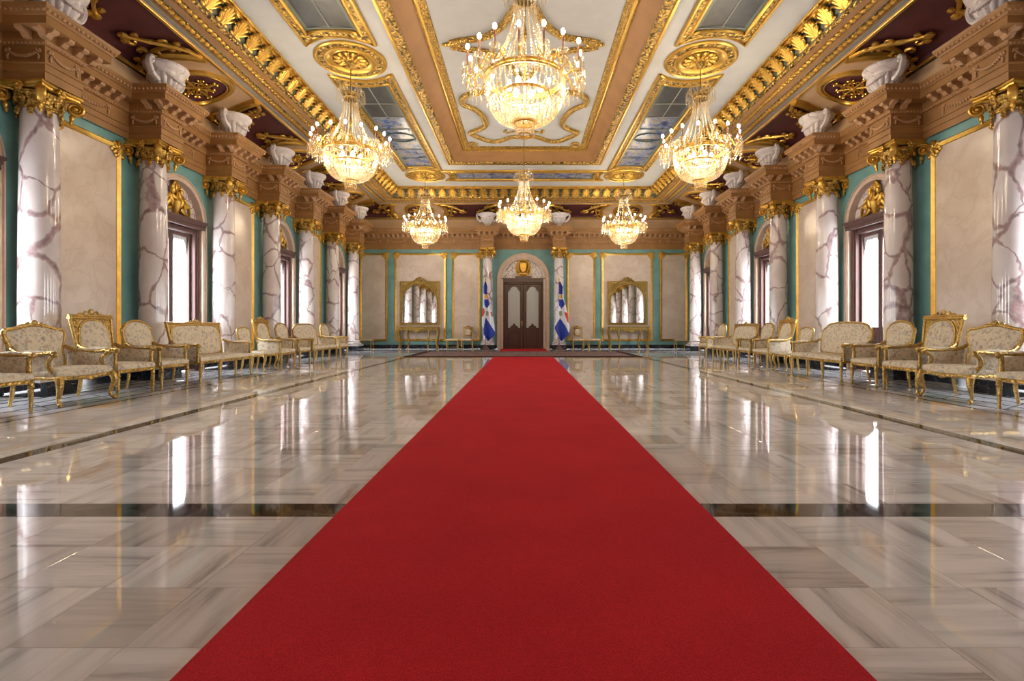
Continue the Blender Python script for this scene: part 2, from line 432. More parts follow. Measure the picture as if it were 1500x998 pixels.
# ------------------------------------------------------------------ floor
floor = MB().box(XL-.4, XR+.4, YN-.1, YF+.4, -.12, -.02).build('floor', 'joint', None, False); tag(floor, kind='structure')
TS = .368; TX0 = -3.82; SY0, SY1 = 2.70, 17.02
tile_me = {k: MB().bbox(-TS/2+.0007, TS/2-.0007, -TS/2+.0007, TS/2-.0007, -.02, 0, .0009).mesh('tile', 'tile_'+k, False) for k in 'ab'}
cells = []
rows = [2.70 - TS*(j+.5) for j in range(8)] + [2.90 + TS*(j+.5) for j in range(38)]
for ri, y in enumerate(rows):
    for ci in range(21):
        x = TX0 + TS*(ci+.5)
        if abs(x) < .99 - TS/2 - .03: continue
        vis = 0.0
        if y > 1.0:
            px, py = 766.5+750*x/y, 479.3+750/y
            if -60 < px < 1560 and py < 1030 and abs(x) > .9: vis = (750/y)**2/y
        cells.append((vis, x, y, 'ab'[(ri+ci) % 2]))
cells.sort(key=lambda c: -c[0])
for v, x, y, k in cells[:300]: put('tile', tile_me[k], floor, (x, y, 0))
for k in 'ab':
    mb = MB()
    for v, x, y, kk in cells[300:]:
        if kk == k: mb.box(x-TS/2+.0012, x+TS/2-.0012, y-TS/2+.0012, y+TS/2-.0012, -.02, 0)
    tag(mb.build('tile_field', 'tile_'+k, floor, False), kind='stuff')
# dark border strips
xs0, xs1 = TX0-.16, TX0+21*TS+.0
for (a, b, c, d) in ((xs0, xs0+.155, YN, SY1+.16), (xs1+.005, xs1+.16, YN, SY1+.16), (TX0, xs1, 2.702, 2.898), (TX0, xs1, SY1-.10, SY1+.16)):
    MB().box(a, b, c, d, -.02, 0).build('border_strip', 'black2', floor, False)
# long slabs outside the strips
SL = .735
for side in (-1, 1):
    e = xs0 if side < 0 else xs1+.165
    for ci in range(2):
        for j in range(25):
            x0 = e + side*(ci*SL) ; x1 = e + side*((ci+1)*SL)
            y0 = 3.2 + j*SL
            MB().box(min(x0,x1)+.002, max(x0,x1)-.002, y0+.002, y0+SL-.002, -.02, 0).build('slab', 'tile_'+'ab'[(ci+j) % 2], floor, False)
for ci in range(11):
    for j in range(6):
        x0 = TX0 + ci*.702; y0 = SY1+.165+j*.735
        if abs(x0+.35) < 3.4 and j in (1, 2, 3): continue
        MB().box(x0+.002, x0+.70, y0+.002, y0+.733, -.02, 0).build('slab', 'tile_'+'ab'[(ci+j) % 2], floor, False)
xo0, xo1 = xs0-2*SL, xs1+.165+2*SL
# outer border: white marble crossed by thin black lines
def border_field(name, x0, x1, y0, y1): return MB().box(x0, x1, y0, y1, -.02, -.001).build(name, 'border', floor, False)
border_field('border_marble', XL-.3, xo0, YN, YF); border_field('border_marble', xo1, XR+.3, YN, YF); border_field('border_marble', xo0, xo1, 21.6, YF+.2)
for side in (-1, 1):
    e = xo0 if side < 0 else xo1
    for off, w in ((0, .06), (.27, .045), (.62, .035), (1.0, .035), (1.35, .05), (1.62, .05)):
        x = e + side*off
        MB().box(x-w/2, x+w/2, YN, YF-.02-off*.9, -.018, .0006).build('inlay_line', 'black', floor, False)
    for j in range(21):
        y = 3.4 + j*.94
        MB().tube([V(e+side*.30, y, -.003), V(e+side*.99, y+.46, -.003)], .022, 4, flat=.2, up=(0,0,1)).build('inlay_line', 'black', floor, False)
        MB().tube([V(e+side*.30, y+.92, -.003), V(e+side*.99, y+.46, -.003)], .022, 4, flat=.2, up=(0,0,1)).build('inlay_line', 'black', floor, False)
for off, w in ((0, .06), (.3, .045), (.7, .035), (1.1, .045)):
    MB().box(xo0-off, xo1+off, 21.6+off-w/2, 21.6+off+w/2, -.018, .0006).build('inlay_line', 'black', floor, False)

# ------------------------------------------------------------------ walls with arched openings
def arch_wall(openings, s0, s1, ztop, f):
    # openings: (centre, half, zspring); f(s, z, depth) -> 3-D
    mb = MB(); cur = s0
    def quad(a, b, z0, z1): mb.add([f(a,z0,0), f(b,z0,0), f(b,z1,0), f(a,z1,0)], [(0,1,2,3)])
    for c, h, zs in sorted(openings):
        quad(cur, c-h, 0, ztop)
        arc = [(c - h*math.cos(PI*i/20), zs + h*math.sin(PI*i/20)) for i in range(21)]
        vs = [f(s,z,0) for s,z in arc] + [f(s,ztop,0) for s,z in arc]
        mb.add(vs, [(i, i+1, 22+i, 21+i) for i in range(20)])
        rim = [(c-h, 0)] + arc + [(c+h, 0)]
        vs = [f(s,z,0) for s,z in rim] + [f(s,z,.42) for s,z in rim]; n = len(rim)
        mb.add(vs, [(i, i+1, n+i+1, n+i) for i in range(n-1)])
        cur = c+h
    quad(cur, s1, 0, ztop)
    return mb
WIN_S = [BAY0 + 2*BAY*k for k in range(-2, 3)]
ops = [(s, .82, 3.38) for s in WIN_S]
ZW = 6.1
wall_l = tag(arch_wall(ops, YN, YF, ZW, lambda s,z,d: (XL-d, s, z)).build('wall_left', 'teal', None, False), kind='structure')
wall_r = tag(arch_wall(ops, YN, YF, ZW, lambda s,z,d: (XR+d, s, z)).build('wall_right', 'teal', None, False), kind='structure')
wall_f = tag(arch_wall([(CX-.05, .92, 3.17)], XL, XR, ZW, lambda s,z,d: (s, YF+d, z)).build('wall_far', 'teal', None, False), kind='structure')
wall_n = tag(MB().add([(XL,YN,0),(XR,YN,0),(XR,YN,ZW),(XL,YN,ZW)], [(0,1,2,3)]).build('wall_near', 'cream', None, False), kind='structure')

def rosette_mesh():
    mb = MB()
    for ring, (rr, n, l, w) in enumerate(((.085, 8, .075, .036), (.045, 6, .05, .026))):
        for k in range(n):
            a = 2*PI*k/n + ring*.4
            R = Matrix.Rotation(-a, 3, 'Y')
            mb.ell(R @ V(rr, 0, 0) + V(0, -.03-.015*ring, 0), l, .024, w, 8, 4, R)
    mb.ell((0,-.05,0), .03, .03, .03, 8, 5)
    for a in (0, PI/2, PI, 1.5*PI):
        pass
    for (dx, dz) in ((.13,-.04),(.04,-.13),(-.13,.04),(-.04,.13),(-.12,-.12)):
        mb.ell((dx,-.02,dz), .045, .022, .045, 8, 4)
    return mb.mesh('corner_rosette', 'gold')
ROS = rosette_mesh()
FRAME_PROF = [(-.055,0),(-.055,.03),(-.035,.048),(-.01,.03),(0,.05),(.03,.03),(.045,.012),(.045,0)]
def panel(parent, loc, rz, hw, z0=.41, z1=4.32):
    p = MB().bbox(-hw, hw, -.016, .0, z0, z1, .003).build('marble_panel', 'cream', parent, False, loc=loc, rot=(0,0,rz))
    mb = MB(); mb.sweep([(-hw,z0),(hw,z0),(hw,z1),(-hw,z1)], FRAME_PROF, closed=True)
    mb.v = [(x, -d, z) for x, z, d in mb.v]
    mb.build('gilt_frame', 'gold', p, True, 50)
    for sx in (-1, 1): put('corner_rosette', ROS, p, (sx*(hw-.02), -.01, z1-.03), None, (sx*-1.0, 1, 1))
    return p
PAN_S = [BAY0 + BAY*(2*k+1) for k in range(-3, 2)]
for s in PAN_S:
    panel(wall_l, (XL, s, 0), PI/2, .66); panel(wall_r, (XR, s, 0), -PI/2, .66)
for sgn in (-1, 1):
    for c, hw in ((6.86, .58), (4.72, 1.12), (2.62, .60)):
        panel(wall_f, (sgn*c + .02, YF, 0), 0, hw)

# ------------------------------------------------------------------ windows
def blob_figure(mb, sx):
    # a seated putto turned to the centre
    R = Matrix.Rotation(sx*.45, 3, 'Y')
    mb.ell((sx*.20, -.07, .26), .075, .07, .13, 10, 7, R)
    mb.ell((sx*.15, -.09, .43), .062, .06, .07, 10, 7)
    for d in (.02, -.03): mb.ell((sx*.155+d, -.09, .49), .035, .04, .03, 8, 5)
    mb.tube(catmull([V(sx*.22,-.10,.17), V(sx*.36,-.14,.20), V(sx*.47,-.10,.06)], 5), [.06,.06,.058,.055,.05,.05,.045,.042,.038,.035,.03], 8)
    mb.tube(catmull([V(sx*.20,-.05,.15), V(sx*.30,-.07,.08), V(sx*.55,-.06,.04)], 5), [.06,.06,.058,.055,.05,.05,.045,.042,.038,.035,.03], 8)
    mb.tube(catmull([V(sx*.19,-.09,.35), V(sx*.09,-.13,.30), V(sx*.03,-.12,.42)], 5), [.04,.04,.036,.034,.032,.03,.028,.026,.024,.024,.022], 8)
    mb.tube(catmull([V(sx*.25,-.08,.34), V(sx*.36,-.1,.28), V(sx*.40,-.08,.16)], 5), [.04,.04,.036,.034,.032,.03,.028,.026,.024,.024,.022], 8)
def relief_mesh():
    mb = MB(); blob_figure(mb, -1); blob_figure(mb, 1)
    mb.lathe([(.05,0),(.09,.02),(.06,.06),(.10,.14),(.13,.24),(.09,.33),(.06,.38),(.09,.41),(.02,.44)], 12, (0,-.06,0))
    for k in range(9):
        a = PI*(k+.5)/9; mb.ell((.13*math.cos(a), -.07, .46+.13*math.sin(a)), .04, .03, .04, 8, 4)
    mb.ell((0,-.08,.52), .07, .04, .09, 8, 5)
    return mb.mesh('tympanum_relief', 'gold')
RELIEF = relief_mesh()
def arch_band(mb, h0, h1, zs, y0, y1, z0=0.0, n=28):
    # archivolt with straight jambs, from half-width h0 to h1
    prof = [(h0, y1), (h0, y0), (h0+(h1-h0)*.3, y0-.012), (h0+(h1-h0)*.36, y0+.01), (h0+(h1-h0)*.75, y0+.006), (h0+(h1-h0)*.8, y0-.02), (h1, y0-.014), (h1, y1)]
    path = [(-1, z0)] + [(-math.cos(PI*i/n), None, math.sin(PI*i/n)) for i in range(n+1)] + [(1, z0)]
    vs = []; k = len(prof)
    for p in path:
        for h, y in prof:
            if len(p) == 2: vs.append((p[0]*h, y, p[1]))
            else: vs.append((p[0]*h, y, zs + p[2]*h))
    m = len(path)
    fs = [(i*k+a, (i+1)*k+a, (i+1)*k+a+1, i*k+a+1) for i in range(m-1) for a in range(k-1)]
    return mb.add(vs, fs)
def half_disc(r, zs, y, n=24, drop=0.0):
    pts = [(r*math.cos(PI*i/n), zs + r*math.sin(PI*i/n)) for i in range(n+1)]
    if drop: pts += [(-r, zs-drop), (r, zs-drop)]
    return MB().add([(x,y,z) for x,z in pts], [tuple(range(len(pts)))])
def window_parts(w):
    arch_band(MB(), .80, .93, 3.38, -.03, .40).build('archivolt', 'stone', w, True, 30)
    half_disc(.83, 3.38, .12, drop=.1).build('tympanum', 'tymp', w, False)
    put('tympanum_relief', RELIEF, w, (0, .12, 3.44), None, (.86, .9, 1.2))
    mb = MB(); mb.sweep([(-.86,3.24),(.86,3.24)], [(0,0),(0,.10),(.05,.115),(.08,.17),(.15,.19),(.17,.19),(.17,0)])
    mb.v = [(x, .10-d, z) for x, z, d in mb.v]
    mb.box(-.86, .86, -.05, .12, 3.24, 3.40); mb.box(-.90, .90, -.09, .12, 3.385, 3.43)
    mb.build('lintel', 'wood', w, False)
    mb = MB()
    for sx in (-1, 1):
        x0, x1 = sorted((sx*.66, sx*.82)); mb.bbox(x0, x1, .06, .30, 0, 3.24, .01)
        x0, x1 = sorted((sx*.70, sx*.78)); mb.bbox(x0, x1, .04, .08, 0, 3.24, .01)
    mb.bbox(-.66, .66, .08, .30, 3.14, 3.24, .01)
    mb.build('casing', 'wood', w, False)
    for sx in (-1, 1):
        x0, x1 = sorted((sx*.006, sx*.655)); mb = MB(); a, b = x0+.06, x1-.06
        mb.bbox(x0, a, .16, .23, .02, 3.13, .008); mb.bbox(b, x1, .16, .23, .02, 3.13, .008)
        mb.bbox(a, b, .16, .23, 3.05, 3.13, .008); mb.bbox(a, b, .16, .23, .90, 1.0, .008); mb.bbox(a, b, .16, .23, .02, .15, .008)
        mb.bbox(a, b, .18, .21, .15, .90, .004); mb.bbox(a+.08, b-.08, .165, .21, .25, .80, .012)
        sash = mb.build('sash', 'wood', w, False)
        MB().box(a, b, .193, .199, 1.0, 3.05).build('pane', 'glass', sash, False)
        n = 24; pts = [(a, 3.05), (b, 3.05)]
        for i in range(n+1):
            u = i/n; z = 2.60 + .34*min(1, 1.7*math.sin(PI*u)**.8) + .03*abs(math.sin(u*PI*6))
            pts.append((b + (a-b)*u, z))
        MB().prism(pts, lambda x,z: (x,.215,z), lambda x,z: (x,.219,z)).build('lace_valance', 'lace', sash, False)
wi = 0; WROOT = None
for sgn in (-1, 1):
    for s in WIN_S:
        wi += 1
        if WROOT is None:
            w = empty('window_%d' % wi); window_parts(w); WROOT = w
        else:
            w = copy_tree(WROOT); w.name = 'window_%d' % wi
        w.location = (XL if sgn < 0 else XR, s, 0); w.rotation_euler = (0,0,PI/2 if sgn < 0 else -PI/2)
        tag(w, kind='structure')
        ld = bpy.data.lights.new('daylight_portal', 'AREA'); ld.shape = 'RECTANGLE'; ld.size = 1.2; ld.size_y = 2.1
        ld.cycles.is_portal = True
        lo = bpy.data.objects.new('daylight_portal', ld); COL.objects.link(lo)
        lo.location = ((XL-.24) if sgn < 0 else (XR+.24), s, 2.03); lo.rotation_euler = (PI/2, 0, PI/2*(-1 if sgn < 0 else 1))

# ------------------------------------------------------------------ door in the far wall
d = empty('door_1', (0, YF, 0)); tag(d, kind='structure')
arch_band(MB(), .92, 1.2, 3.17, -.05, .30).build('archivolt', 'stone', d, True, 30)
half_disc(.95, 3.17, .08, drop=.1).build('tympanum', 'tymp', d, False)
mb = MB(); mb.box(-.95, .95, -.03, .12, 3.06, 3.22); mb.box(-.99, .99, -.07, .12, 3.19, 3.24); mb.box(-.38, .38, -.05, .12, 3.22, 3.33)
mb.build('lintel', 'wood_door', d, False)
mb = MB()
for sx in (-1, 1): mb.bbox(*sorted((sx*.84, sx*.93)), .04, .2, 0, 3.06, .01)
mb.bbox(-.84, .84, .04, .2, 2.98, 3.06, .01); mb.build('casing', 'wood_door', d, False)
for sx in (-1, 1):
    x0, x1 = sorted((sx*.004, sx*.84)); mb = MB(); a, b = x0+.14, x1-.14
    mb.bbox(x0, a, .1, .17, .01, 2.97, .012); mb.bbox(b, x1, .1, .17, .01, 2.97, .012)
    mb.bbox(a, b, .1, .17, 2.86, 2.97, .01); mb.bbox(a, b, .1, .17, .82, .96, .01); mb.bbox(a, b, .1, .17, .01, .16, .01)
    mb.bbox(a, b, .12, .16, .16, .82, .005); mb.bbox(a+.07, b-.07, .105, .15, .24, .74, .02)
    for cx_ in (a, b):                               # scrolled upper corners and lower cusp
        s_ = 1 if cx_ == a else -1
        mb.prism([(cx_,2.86),(cx_+s_*.22,2.86),(cx_+s_*.18,2.82),(cx_+s_*.12,2.80),(cx_+s_*.12,2.74),(cx_+s_*.06,2.68),(cx_,2.60)], lambda x,z: (x,.11,z), lambda x,z: (x,.16,z))
    m_ = (a+b)/2
    mb.prism([(m_-.18,.96),(m_+.18,.96),(m_+.16,1.04),(m_+.08,1.06),(m_+.05,1.12),(m_,1.18),(m_-.05,1.12),(m_-.08,1.06),(m_-.16,1.04)], lambda x,z: (x,.11,z), lambda x,z: (x,.16,z))
    leaf = mb.build('door_leaf', 'wood_door', d, False)
    MB().box(a, b, .137, .145, .96, 2.86).build('pane', 'curtain', leaf, False)
    if sx < 0:
        mb = MB(); mb.bbox(-.075,-.035,.075,.1,1.05,1.30,.006); mb.tube([V(-.055,.08,1.22), V(-.055,.03,1.22), V(-.13,.03,1.22)], .011, 8)
        mb.build('handle', 'stone_dark', leaf, False)
# gilt coat of arms over the door
mb = MB()
sh = [(-.17,.30),(-.17,.02),(-.10,-.14),(0,-.22),(.10,-.14),(.17,.02),(.17,.30),(.08,.27),(0,.30),(-.08,.27)]
mb.prism(sh, lambda x,z: (x*.8,-.09,z*.8), lambda x,z: (x*.8,-.03,z*.8))
mb.tube([V(x*.85,-.09,z*.85) for x,z in sh], .014, 6, True)
mb.tube([V(.33*math.cos(2*PI*k_/28)*(1-.08*math.sin(2*PI*k_/28)), -.035, .40*math.sin(2*PI*k_/28)) for k_ in range(28)], .03, 6, True)
mb.box(-.02,.02,-.11,-.08,-.16,.22); mb.box(-.13,.13,-.11,-.08,.02,.06)
for sx in (-1, 1):
    for k in range(10):
        t = k/9; x = sx*(.19+.07*math.sin(PI*t)); z = -.18+.44*t
        R = Matrix.Rotation(-sx*(.7), 3, 'Y'); mb.ell((x,-.06,z), .022, .02, .05, 6, 4, R)
        mb.ell((x-sx*.03,-.07,z+.02), .02, .02, .045, 6, 4, Matrix.Rotation(sx*.5,3,'Y'))
mb.tube(catmull([V(-.2,-.09,-.30), V(-.1,-.10,-.25), V(0,-.10,-.28), V(.1,-.10,-.25), V(.2,-.09,-.30)], 4), .035, 6, flat=.4, up=(0,1,0))
mb.tube(catmull([V(-.17,-.08,.33), V(0,-.10,.38), V(.17,-.08,.33)], 4), .03, 6, flat=.4, up=(0,1,0))
arms_o = mb.build('coat_of_arms', 'gold', d, True, loc=(0,.05,3.70))
MB().add([(.33*math.cos(2*PI*k_/28)*(1-.08*math.sin(2*PI*k_/28)), -.012, .40*math.sin(2*PI*k_/28)) for k_ in range(28)], [tuple(range(27,-1,-1))]).build('shield_ground', 'gold_old', arms_o, False)
back_room = MB().box(-1.0, 1.0, .3, .32, 0, 3.2).build('backing', 'wood_door', d, False)

# ------------------------------------------------------------------ baseboards
BB = [(0,0),(.06,0),(.06,.14),(.045,.17),(.03,.19),(0,.19)]
def segs_between(a, b, gaps):
    out = []; cur = a
    for g0, g1 in sorted(gaps):
        if g0 > cur: out.append((cur, g0))
        cur = g1
    out.append((cur, b)); return out
mb = MB()
for a, b in segs_between(YN, YF, [(s-.93, s+.93) for s in WIN_S]): mb.sweep([(XL,b),(XL,a)], BB, pclosed=True)
tag(mb.build('baseboard_left', 'black', None, False), kind='structure')
mb = MB()
for a, b in segs_between(YN, YF, [(s-.93, s+.93) for s in WIN_S]): mb.sweep([(XR,a),(XR,b)], BB, pclosed=True)
tag(mb.build('baseboard_right', 'black', None, False), kind='structure')
mb = MB()
for a, b in segs_between(XL+.06, XR-.06, [(-1.2, 1.2)]): mb.sweep([(b,YF),(a,YF)], BB, pclosed=True)
tag(mb.build('baseboard_far', 'black', None, False), kind='structure')

# ------------------------------------------------------------------ entablature with breaks over the columns
EP = [(0,4.54),(0,4.66),(.02,4.662),(.02,4.76),(.045,4.765),(.045,4.79),(0,4.80),(0,5.03),(.03,5.035),(.05,5.06),(.06,5.085),(.06,5.20),(.26,5.20),(.26,5.31),(.28,5.315),(.285,5.33),(.335,5.40),(.345,5.44),(.0,5.45),(-.06,5.45)]
PB, PR = .05, .66          # plane of the bays and of the breaks, from the wall
HB = .30                   # half length of a break
DCOL = 1.60                # door columns
pathR = [(XR-PB, YN)]; pathF = []; pathL = []
for y in COLY: pathR += [(XR-PB, y-HB), (XR-PR, y-HB), (XR-PR, y+HB), (XR-PB, y+HB)]
pathF = [(XR-PB, YF-PB)]
for x in (DCOL, -DCOL): pathF += [(x+HB-.03, YF-PB), (x+HB-.03, YF-PR), (x-HB+.03, YF-PR), (x-HB+.03, YF-PB)]
pathF += [(XL+PB, YF-PB)]
for y in reversed(COLY): pathL += [(XL+PB, y+HB), (XL+PR, y+HB), (XL+PR, y-HB), (XL+PB, y-HB)]
pathL += [(XL+PB, YN)]
U = pathR + pathF + pathL
def sweep_range(i0, i1, prof):
    full = MB().sweep(U, prof); k = len(prof)
    used = {}; mb = MB()
    for n, f in enumerate(full.f):
        if i0 <= n//(k-1) < i1:
            fs = []
            for i in f:
                if i not in used: used[i] = len(mb.v); mb.v.append(full.v[i])
                fs.append(used[i])
            mb.f.append(tuple(fs)); mb.mi.append(0)
    return mb
nR, nF = len(pathR), len(pathF)
RANGES = [('trim_1', 0, nR), ('trim_2', nR, nR+nF-1), ('trim_3', nR+nF-1, len(U)-1)]
def modillion_mesh():
    mb = MB(); pts = [(0,.0),(0,-.115),(.05,-.115),(.075,-.09),(.10,-.06),(.145,-.055),(.175,-.035),(.18,0)]
    mb.prism(pts, lambda u,z: (-.045,-u,z), lambda u,z: (.045,-u,z))
    mb.tube([V(-.05,-.04,-.075), V(.05,-.04,-.075)], .03, 8); mb.tube([V(-.05,-.15,-.028), V(.05,-.15,-.028)], .02, 8)
    return mb.mesh('modillion', 'brown_lt')
def garland_mesh(w):
    mb = MB(); n = 13
    for i in range(n+1):
        u = -1 + 2*i/n; x = u*w*.42; z = -.075*(1-u*u) + .05
        r = .016 + .010*(1-u*u); mb.ell((x, -.012, z), r*1.05, .016, r, 6, 4); mb.ell((x+.008, -.014, z-.013), r*.7, .014, r*.7, 6, 4)
    for sx in (-1, 1):
        for dx, dz in ((.02,.07),(-.02,.075),(.03,.05),(0,.0),(.01,-.03),(.005,-.06)): mb.ell((sx*(w*.43+dx), -.012, dz), .02, .014, .022, 6, 4)
    return mb.mesh('garland', 'brown_lt')
MODM = modillion_mesh(); GAR = {.5: garland_mesh(.5), .9: garland_mesh(.9)}
for nm, i0, i1 in RANGES:
    t = tag(sweep_range(i0, i1, EP).build(nm, 'brown', None, False), kind='structure')
    for i in range(i0, i1):
        a, b = Vector(U[i]), Vector(U[i+1]); L = (b-a).length; d_ = (b-a).normalized(); nrm = V(-d_.y, d_.x)
        if min(a.y, b.y) < 4.0: continue
        rz = math.atan2(nrm.x, -nrm.y)              # local -y -> nrm
        def cvx(j):
            if j <= 0 or j >= len(U)-1: return 0
            p = (Vector(U[j])-Vector(U[j-1])).normalized(); q = (Vector(U[j+1])-Vector(U[j])).normalized()
            cr = p.x*q.y-p.y*q.x; return -1 if cr > .5 else (1 if cr < -.5 else 0)    # 1 = outside corner
        e0, e1 = cvx(i), cvx(i+1)
        x0 = -.20 if e0 > 0 else .32; x1 = L + (.20 if e1 > 0 else -.32)
        n = max(1, int(round((x1-x0)/.225)))
        for k in range(n):
            p = a + d_*(x0 + (x1-x0)*(k+.5)/n) + nrm*.06
            put('modillion', MODM, t, (p.x, p.y, 5.20), (0,0,rz))
        if L > .35:
            m_ = (a+b)/2; g = .5 if L < 1.2 else .9
            cnt = 1 if L < 3 else int(L/1.0)
            for k in range(cnt):
                p = a + d_*(L*(k+.5)/cnt) if cnt > 1 else m_
                put('garland', GAR[g], t, (p.x, p.y, 4.90), (0,0,rz))
    eggs = MB()
    for i in range(i0, i1):
        a, b = Vector(U[i]), Vector(U[i+1]); L = (b-a).length; d_ = (b-a).normalized(); nrm = V(-d_.y, d_.x)
        if min(a.y, b.y) < 4.0: continue
        def ext(j, o): 
            if j <= 0 or j >= len(U)-1: return -o
            p = (Vector(U[j])-Vector(U[j-1])).normalized(); q = (Vector(U[j+1])-Vector(U[j])).normalized()
            return o if p.x*q.y-p.y*q.x < 0 else -o
        for o, z, st, r in ((.315, 5.365, .075, .024), (.04, 5.052, .06, .016)):
            x0, x1 = -ext(i, o), L + ext(i+1, o)
            n = int((x1-x0)/st)
            for k in range(n):
                p = a + d_*(x0 + (x1-x0)*(k+.5)/n) + nrm*o; eggs.ell((p.x, p.y, z), r*(1 if abs(d_.x) > .5 else .8), r*(1 if abs(d_.y) > .5 else .8), r*1.1, 6, 4)
    tag(eggs.build('egg_moulding', 'brown_lt', t), kind='stuff')
# solid cores behind the breaks (top carries the urns, underside rests on the capitals)
for nm, sgn in (('trim_1', 1), ('trim_3', -1)):
    t = bpy.data.objects[nm]
    for y in COLY:
        x0 = XR if sgn > 0 else XL
        mb = MB(); a, b = sorted((x0 - sgn*(PR-.01), x0)); mb.box(a, b, y-HB+.01, y+HB-.01, 4.545, 5.449)
        a, b = sorted((x0 - sgn*(PR+.28), x0)); mb.box(a, b, y-HB-.27, y+HB+.27, 5.33, 5.452)
        mb.build('break_core', 'brown', t, False)
t = bpy.data.objects['trim_2']
for x in (-DCOL, DCOL):
    mb = MB(); mb.box(x-HB+.04, x+HB-.04, YF-PR+.01, YF, 4.545, 5.449); mb.box(x-HB-.24, x+HB+.24, YF-PR-.28, YF, 5.33, 5.452); mb.build('break_core', 'brown', t, False)
# ledge and plain attic band above
LOOP = [(XR,YN),(XR,YF),(XL,YF),(XL,YN)]
attic = tag(MB().sweep(LOOP, [(.0,5.40),(.06,5.45),(.06,5.90),(.0,5.95)], closed=True).build('trim_4', 'peach', None, False), kind='structure')

# ------------------------------------------------------------------ cove
CD, CZ0, CH = 1.14, 5.95, .41
def cove2(t):
    a = t*PI/2; return CD*(1-math.cos(a))+.06, CZ0 + CH*math.sin(a)
def cove(side, s, t, off=0.0):
    a = t*PI/2; d, z = cove2(t); nd, nz = math.cos(a)*CH, -math.sin(a)*CD; l = math.hypot(nd, nz); nd /= l; nz /= l
    if t < .0: d, z, nd, nz = .06, CZ0 + t, 1, 0
    d += nd*off; z += nz*off
    if side == 'L': return V(XL+d, s, z)
    if side == 'R': return V(XR-d, s, z)
    return V(s, YF-d, z)
ceil_root = None
cove_o = tag(MB().sweep(LOOP, [cove2(i/10) for i in range(11)], closed=True).build('trim_5', 'maroon', None, True, 60), kind='structure')
def ring(name, prof, mat, parent, angle=45, loop=LOOP): return MB().sweep(loop, prof, closed=True).build(name, mat, parent, True, angle)
ring('lower_moulding', [(.06,5.93),(.10,5.935),(.115,5.965),(.10,5.995),(.075,6.0),(.06,6.01)], 'gold', cove_o)
def cove_tube(side, pts, r, n=8, closed=False, flat=1.0):
    return [cove(side, s, t, 0.02) for s, t in pts]
def lunette(side, c, parent):
    hw = lambda t: .93 + .26*math.sin(PI*min(1, max(0, t)))**1.2
    mb = MB()
    def f(u, v): return cove(side, c + (2*u-1)*hw(v), v, .016)
    mb.grid(f, 8, 10)
    if side == 'R': pass
    lun = mb.build('lunette', 'peach', parent, True, 80)
    for sx in (-1, 1):
        mb = MB(); pts = [cove(side, c + sx*(hw(i/16)+.05), i/16, .03) for i in range(17)]
        mb.tube(pts, .09, 8); pts = [cove(side, c + sx*(hw(i/16)-.05), i/16, .03) for i in range(17)]
        mb.tube(pts, .03, 6); mb.build('lunette_moulding', 'gold', lun)
    ov = lambda k, n, a, b: (c + a*math.cos(2*PI*k/n), .5 + b*math.sin(2*PI*k/n))
    n = 36; mb = MB(); vs = [cove(side, c, .5, .03)]
    for rr in (.5, 1.0):
        for k in range(n):
            s, t = ov(k, n, .54*rr, .40*rr); vs.append(cove(side, s, t, .03))
    fs = [(0, 1+k, 1+(k+1) % n) for k in range(n)] + [(1+k, 1+n+k, 1+n+(k+1) % n, 1+(k+1) % n) for k in range(n)]
    mb.add(vs, fs).build('oval_field', 'maroon', lun, True, 80)
    mb = MB(); mb.tube([cove(side, *ov(k, n, .60, .44), .03) for k in range(n)], .065, 8, True); mb.tube([cove(side, *ov(k, n, .53, .385), .05) for k in range(n)], .02, 6, True)
    mb.build('oval_frame', 'gold', lun)
    mb = MB()                                        # arabesque inside the oval
    mb.ell(cove(side, c, .5, .06), .06, .06, .06, 8, 6)
    for k in range(8):
        a = 2*PI*k/8; L = .48 if k % 2 == 0 else .38
        q = lambda r, o: cove(side, c + r*math.cos(a)*1.0 - o*math.sin(a), .5 + (r*math.sin(a) + o*math.cos(a))*.66, .055)
        mb.tube([q(L*i/5, 0) for i in range(6)], [.03,.025,.022,.03,.026,.008], 6)
        for sg in (-1, 1):
            mb.tube([q(L*.45 + r_*math.cos(th), sg*(.055 + r_*math.sin(th))) for th, r_ in [(-1.6+i*.55, .055-.004*i) for i in range(9)]], [.02-.0014*i for i in range(9)], 6)
            mb.ell(q(L*.85, sg*.05), .03, .03, .03, 6, 4)
    mb.build('arabesque', 'gold', lun)
    for sx in (-1, 1):                               # leaf sprays on the shoulders
        mb = MB(); q = lambda u, v: cove(side, c + sx*(1.05 + (u-1.0)*1.2), v, .06)
        mb.tube([q(*p) for p in catmull([(1.02,.98),(1.22,.93),(1.42,.80),(1.62,.62),(1.82,.50)], 4)], [.045]*6+[.05]*6+[.036]*4+[.016], 6)
        mb.tube([q(*p) for p in catmull([(1.38,.80),(1.36,.60),(1.30,.42),(1.26,.24),(1.22,.10)], 4)], [.045]*6+[.042]*6+[.032]*4+[.016], 6)
        for (u, v, r0, a0, tr) in ((1.50,.80,.12,2.8,.9),(1.66,.50,.10,.5,-.9),(1.27,.55,.09,.3,.9),(1.44,.45,.08,2.0,-.9),(1.22,.90,.09,-1.2,.8)):
            mb.tube([q(u + (x_), v + y_*.75) for x_, y_ in spiral(0,0,r0,.02,a0,tr,12)], [.040-.002*i for i in range(13)], 6)
        for (u, v, l) in ((1.84,.48,.07),(1.78,.60,.05),(1.74,.42,.05),(1.56,.66,.05),(1.22,.08,.06),(1.34,.26,.05),(1.20,.30,.045),(1.44,.90,.05),(1.30,.78,.05)):
            p = q(u, v); mb.ell(p, l*1.3, l*1.3, l*.8, 7, 5)
        mb.build('leaf_spray', 'gold', lun)
for s in WIN_S[1:]:
    lunette('L', s, cove_o); lunette('R', s, cove_o)
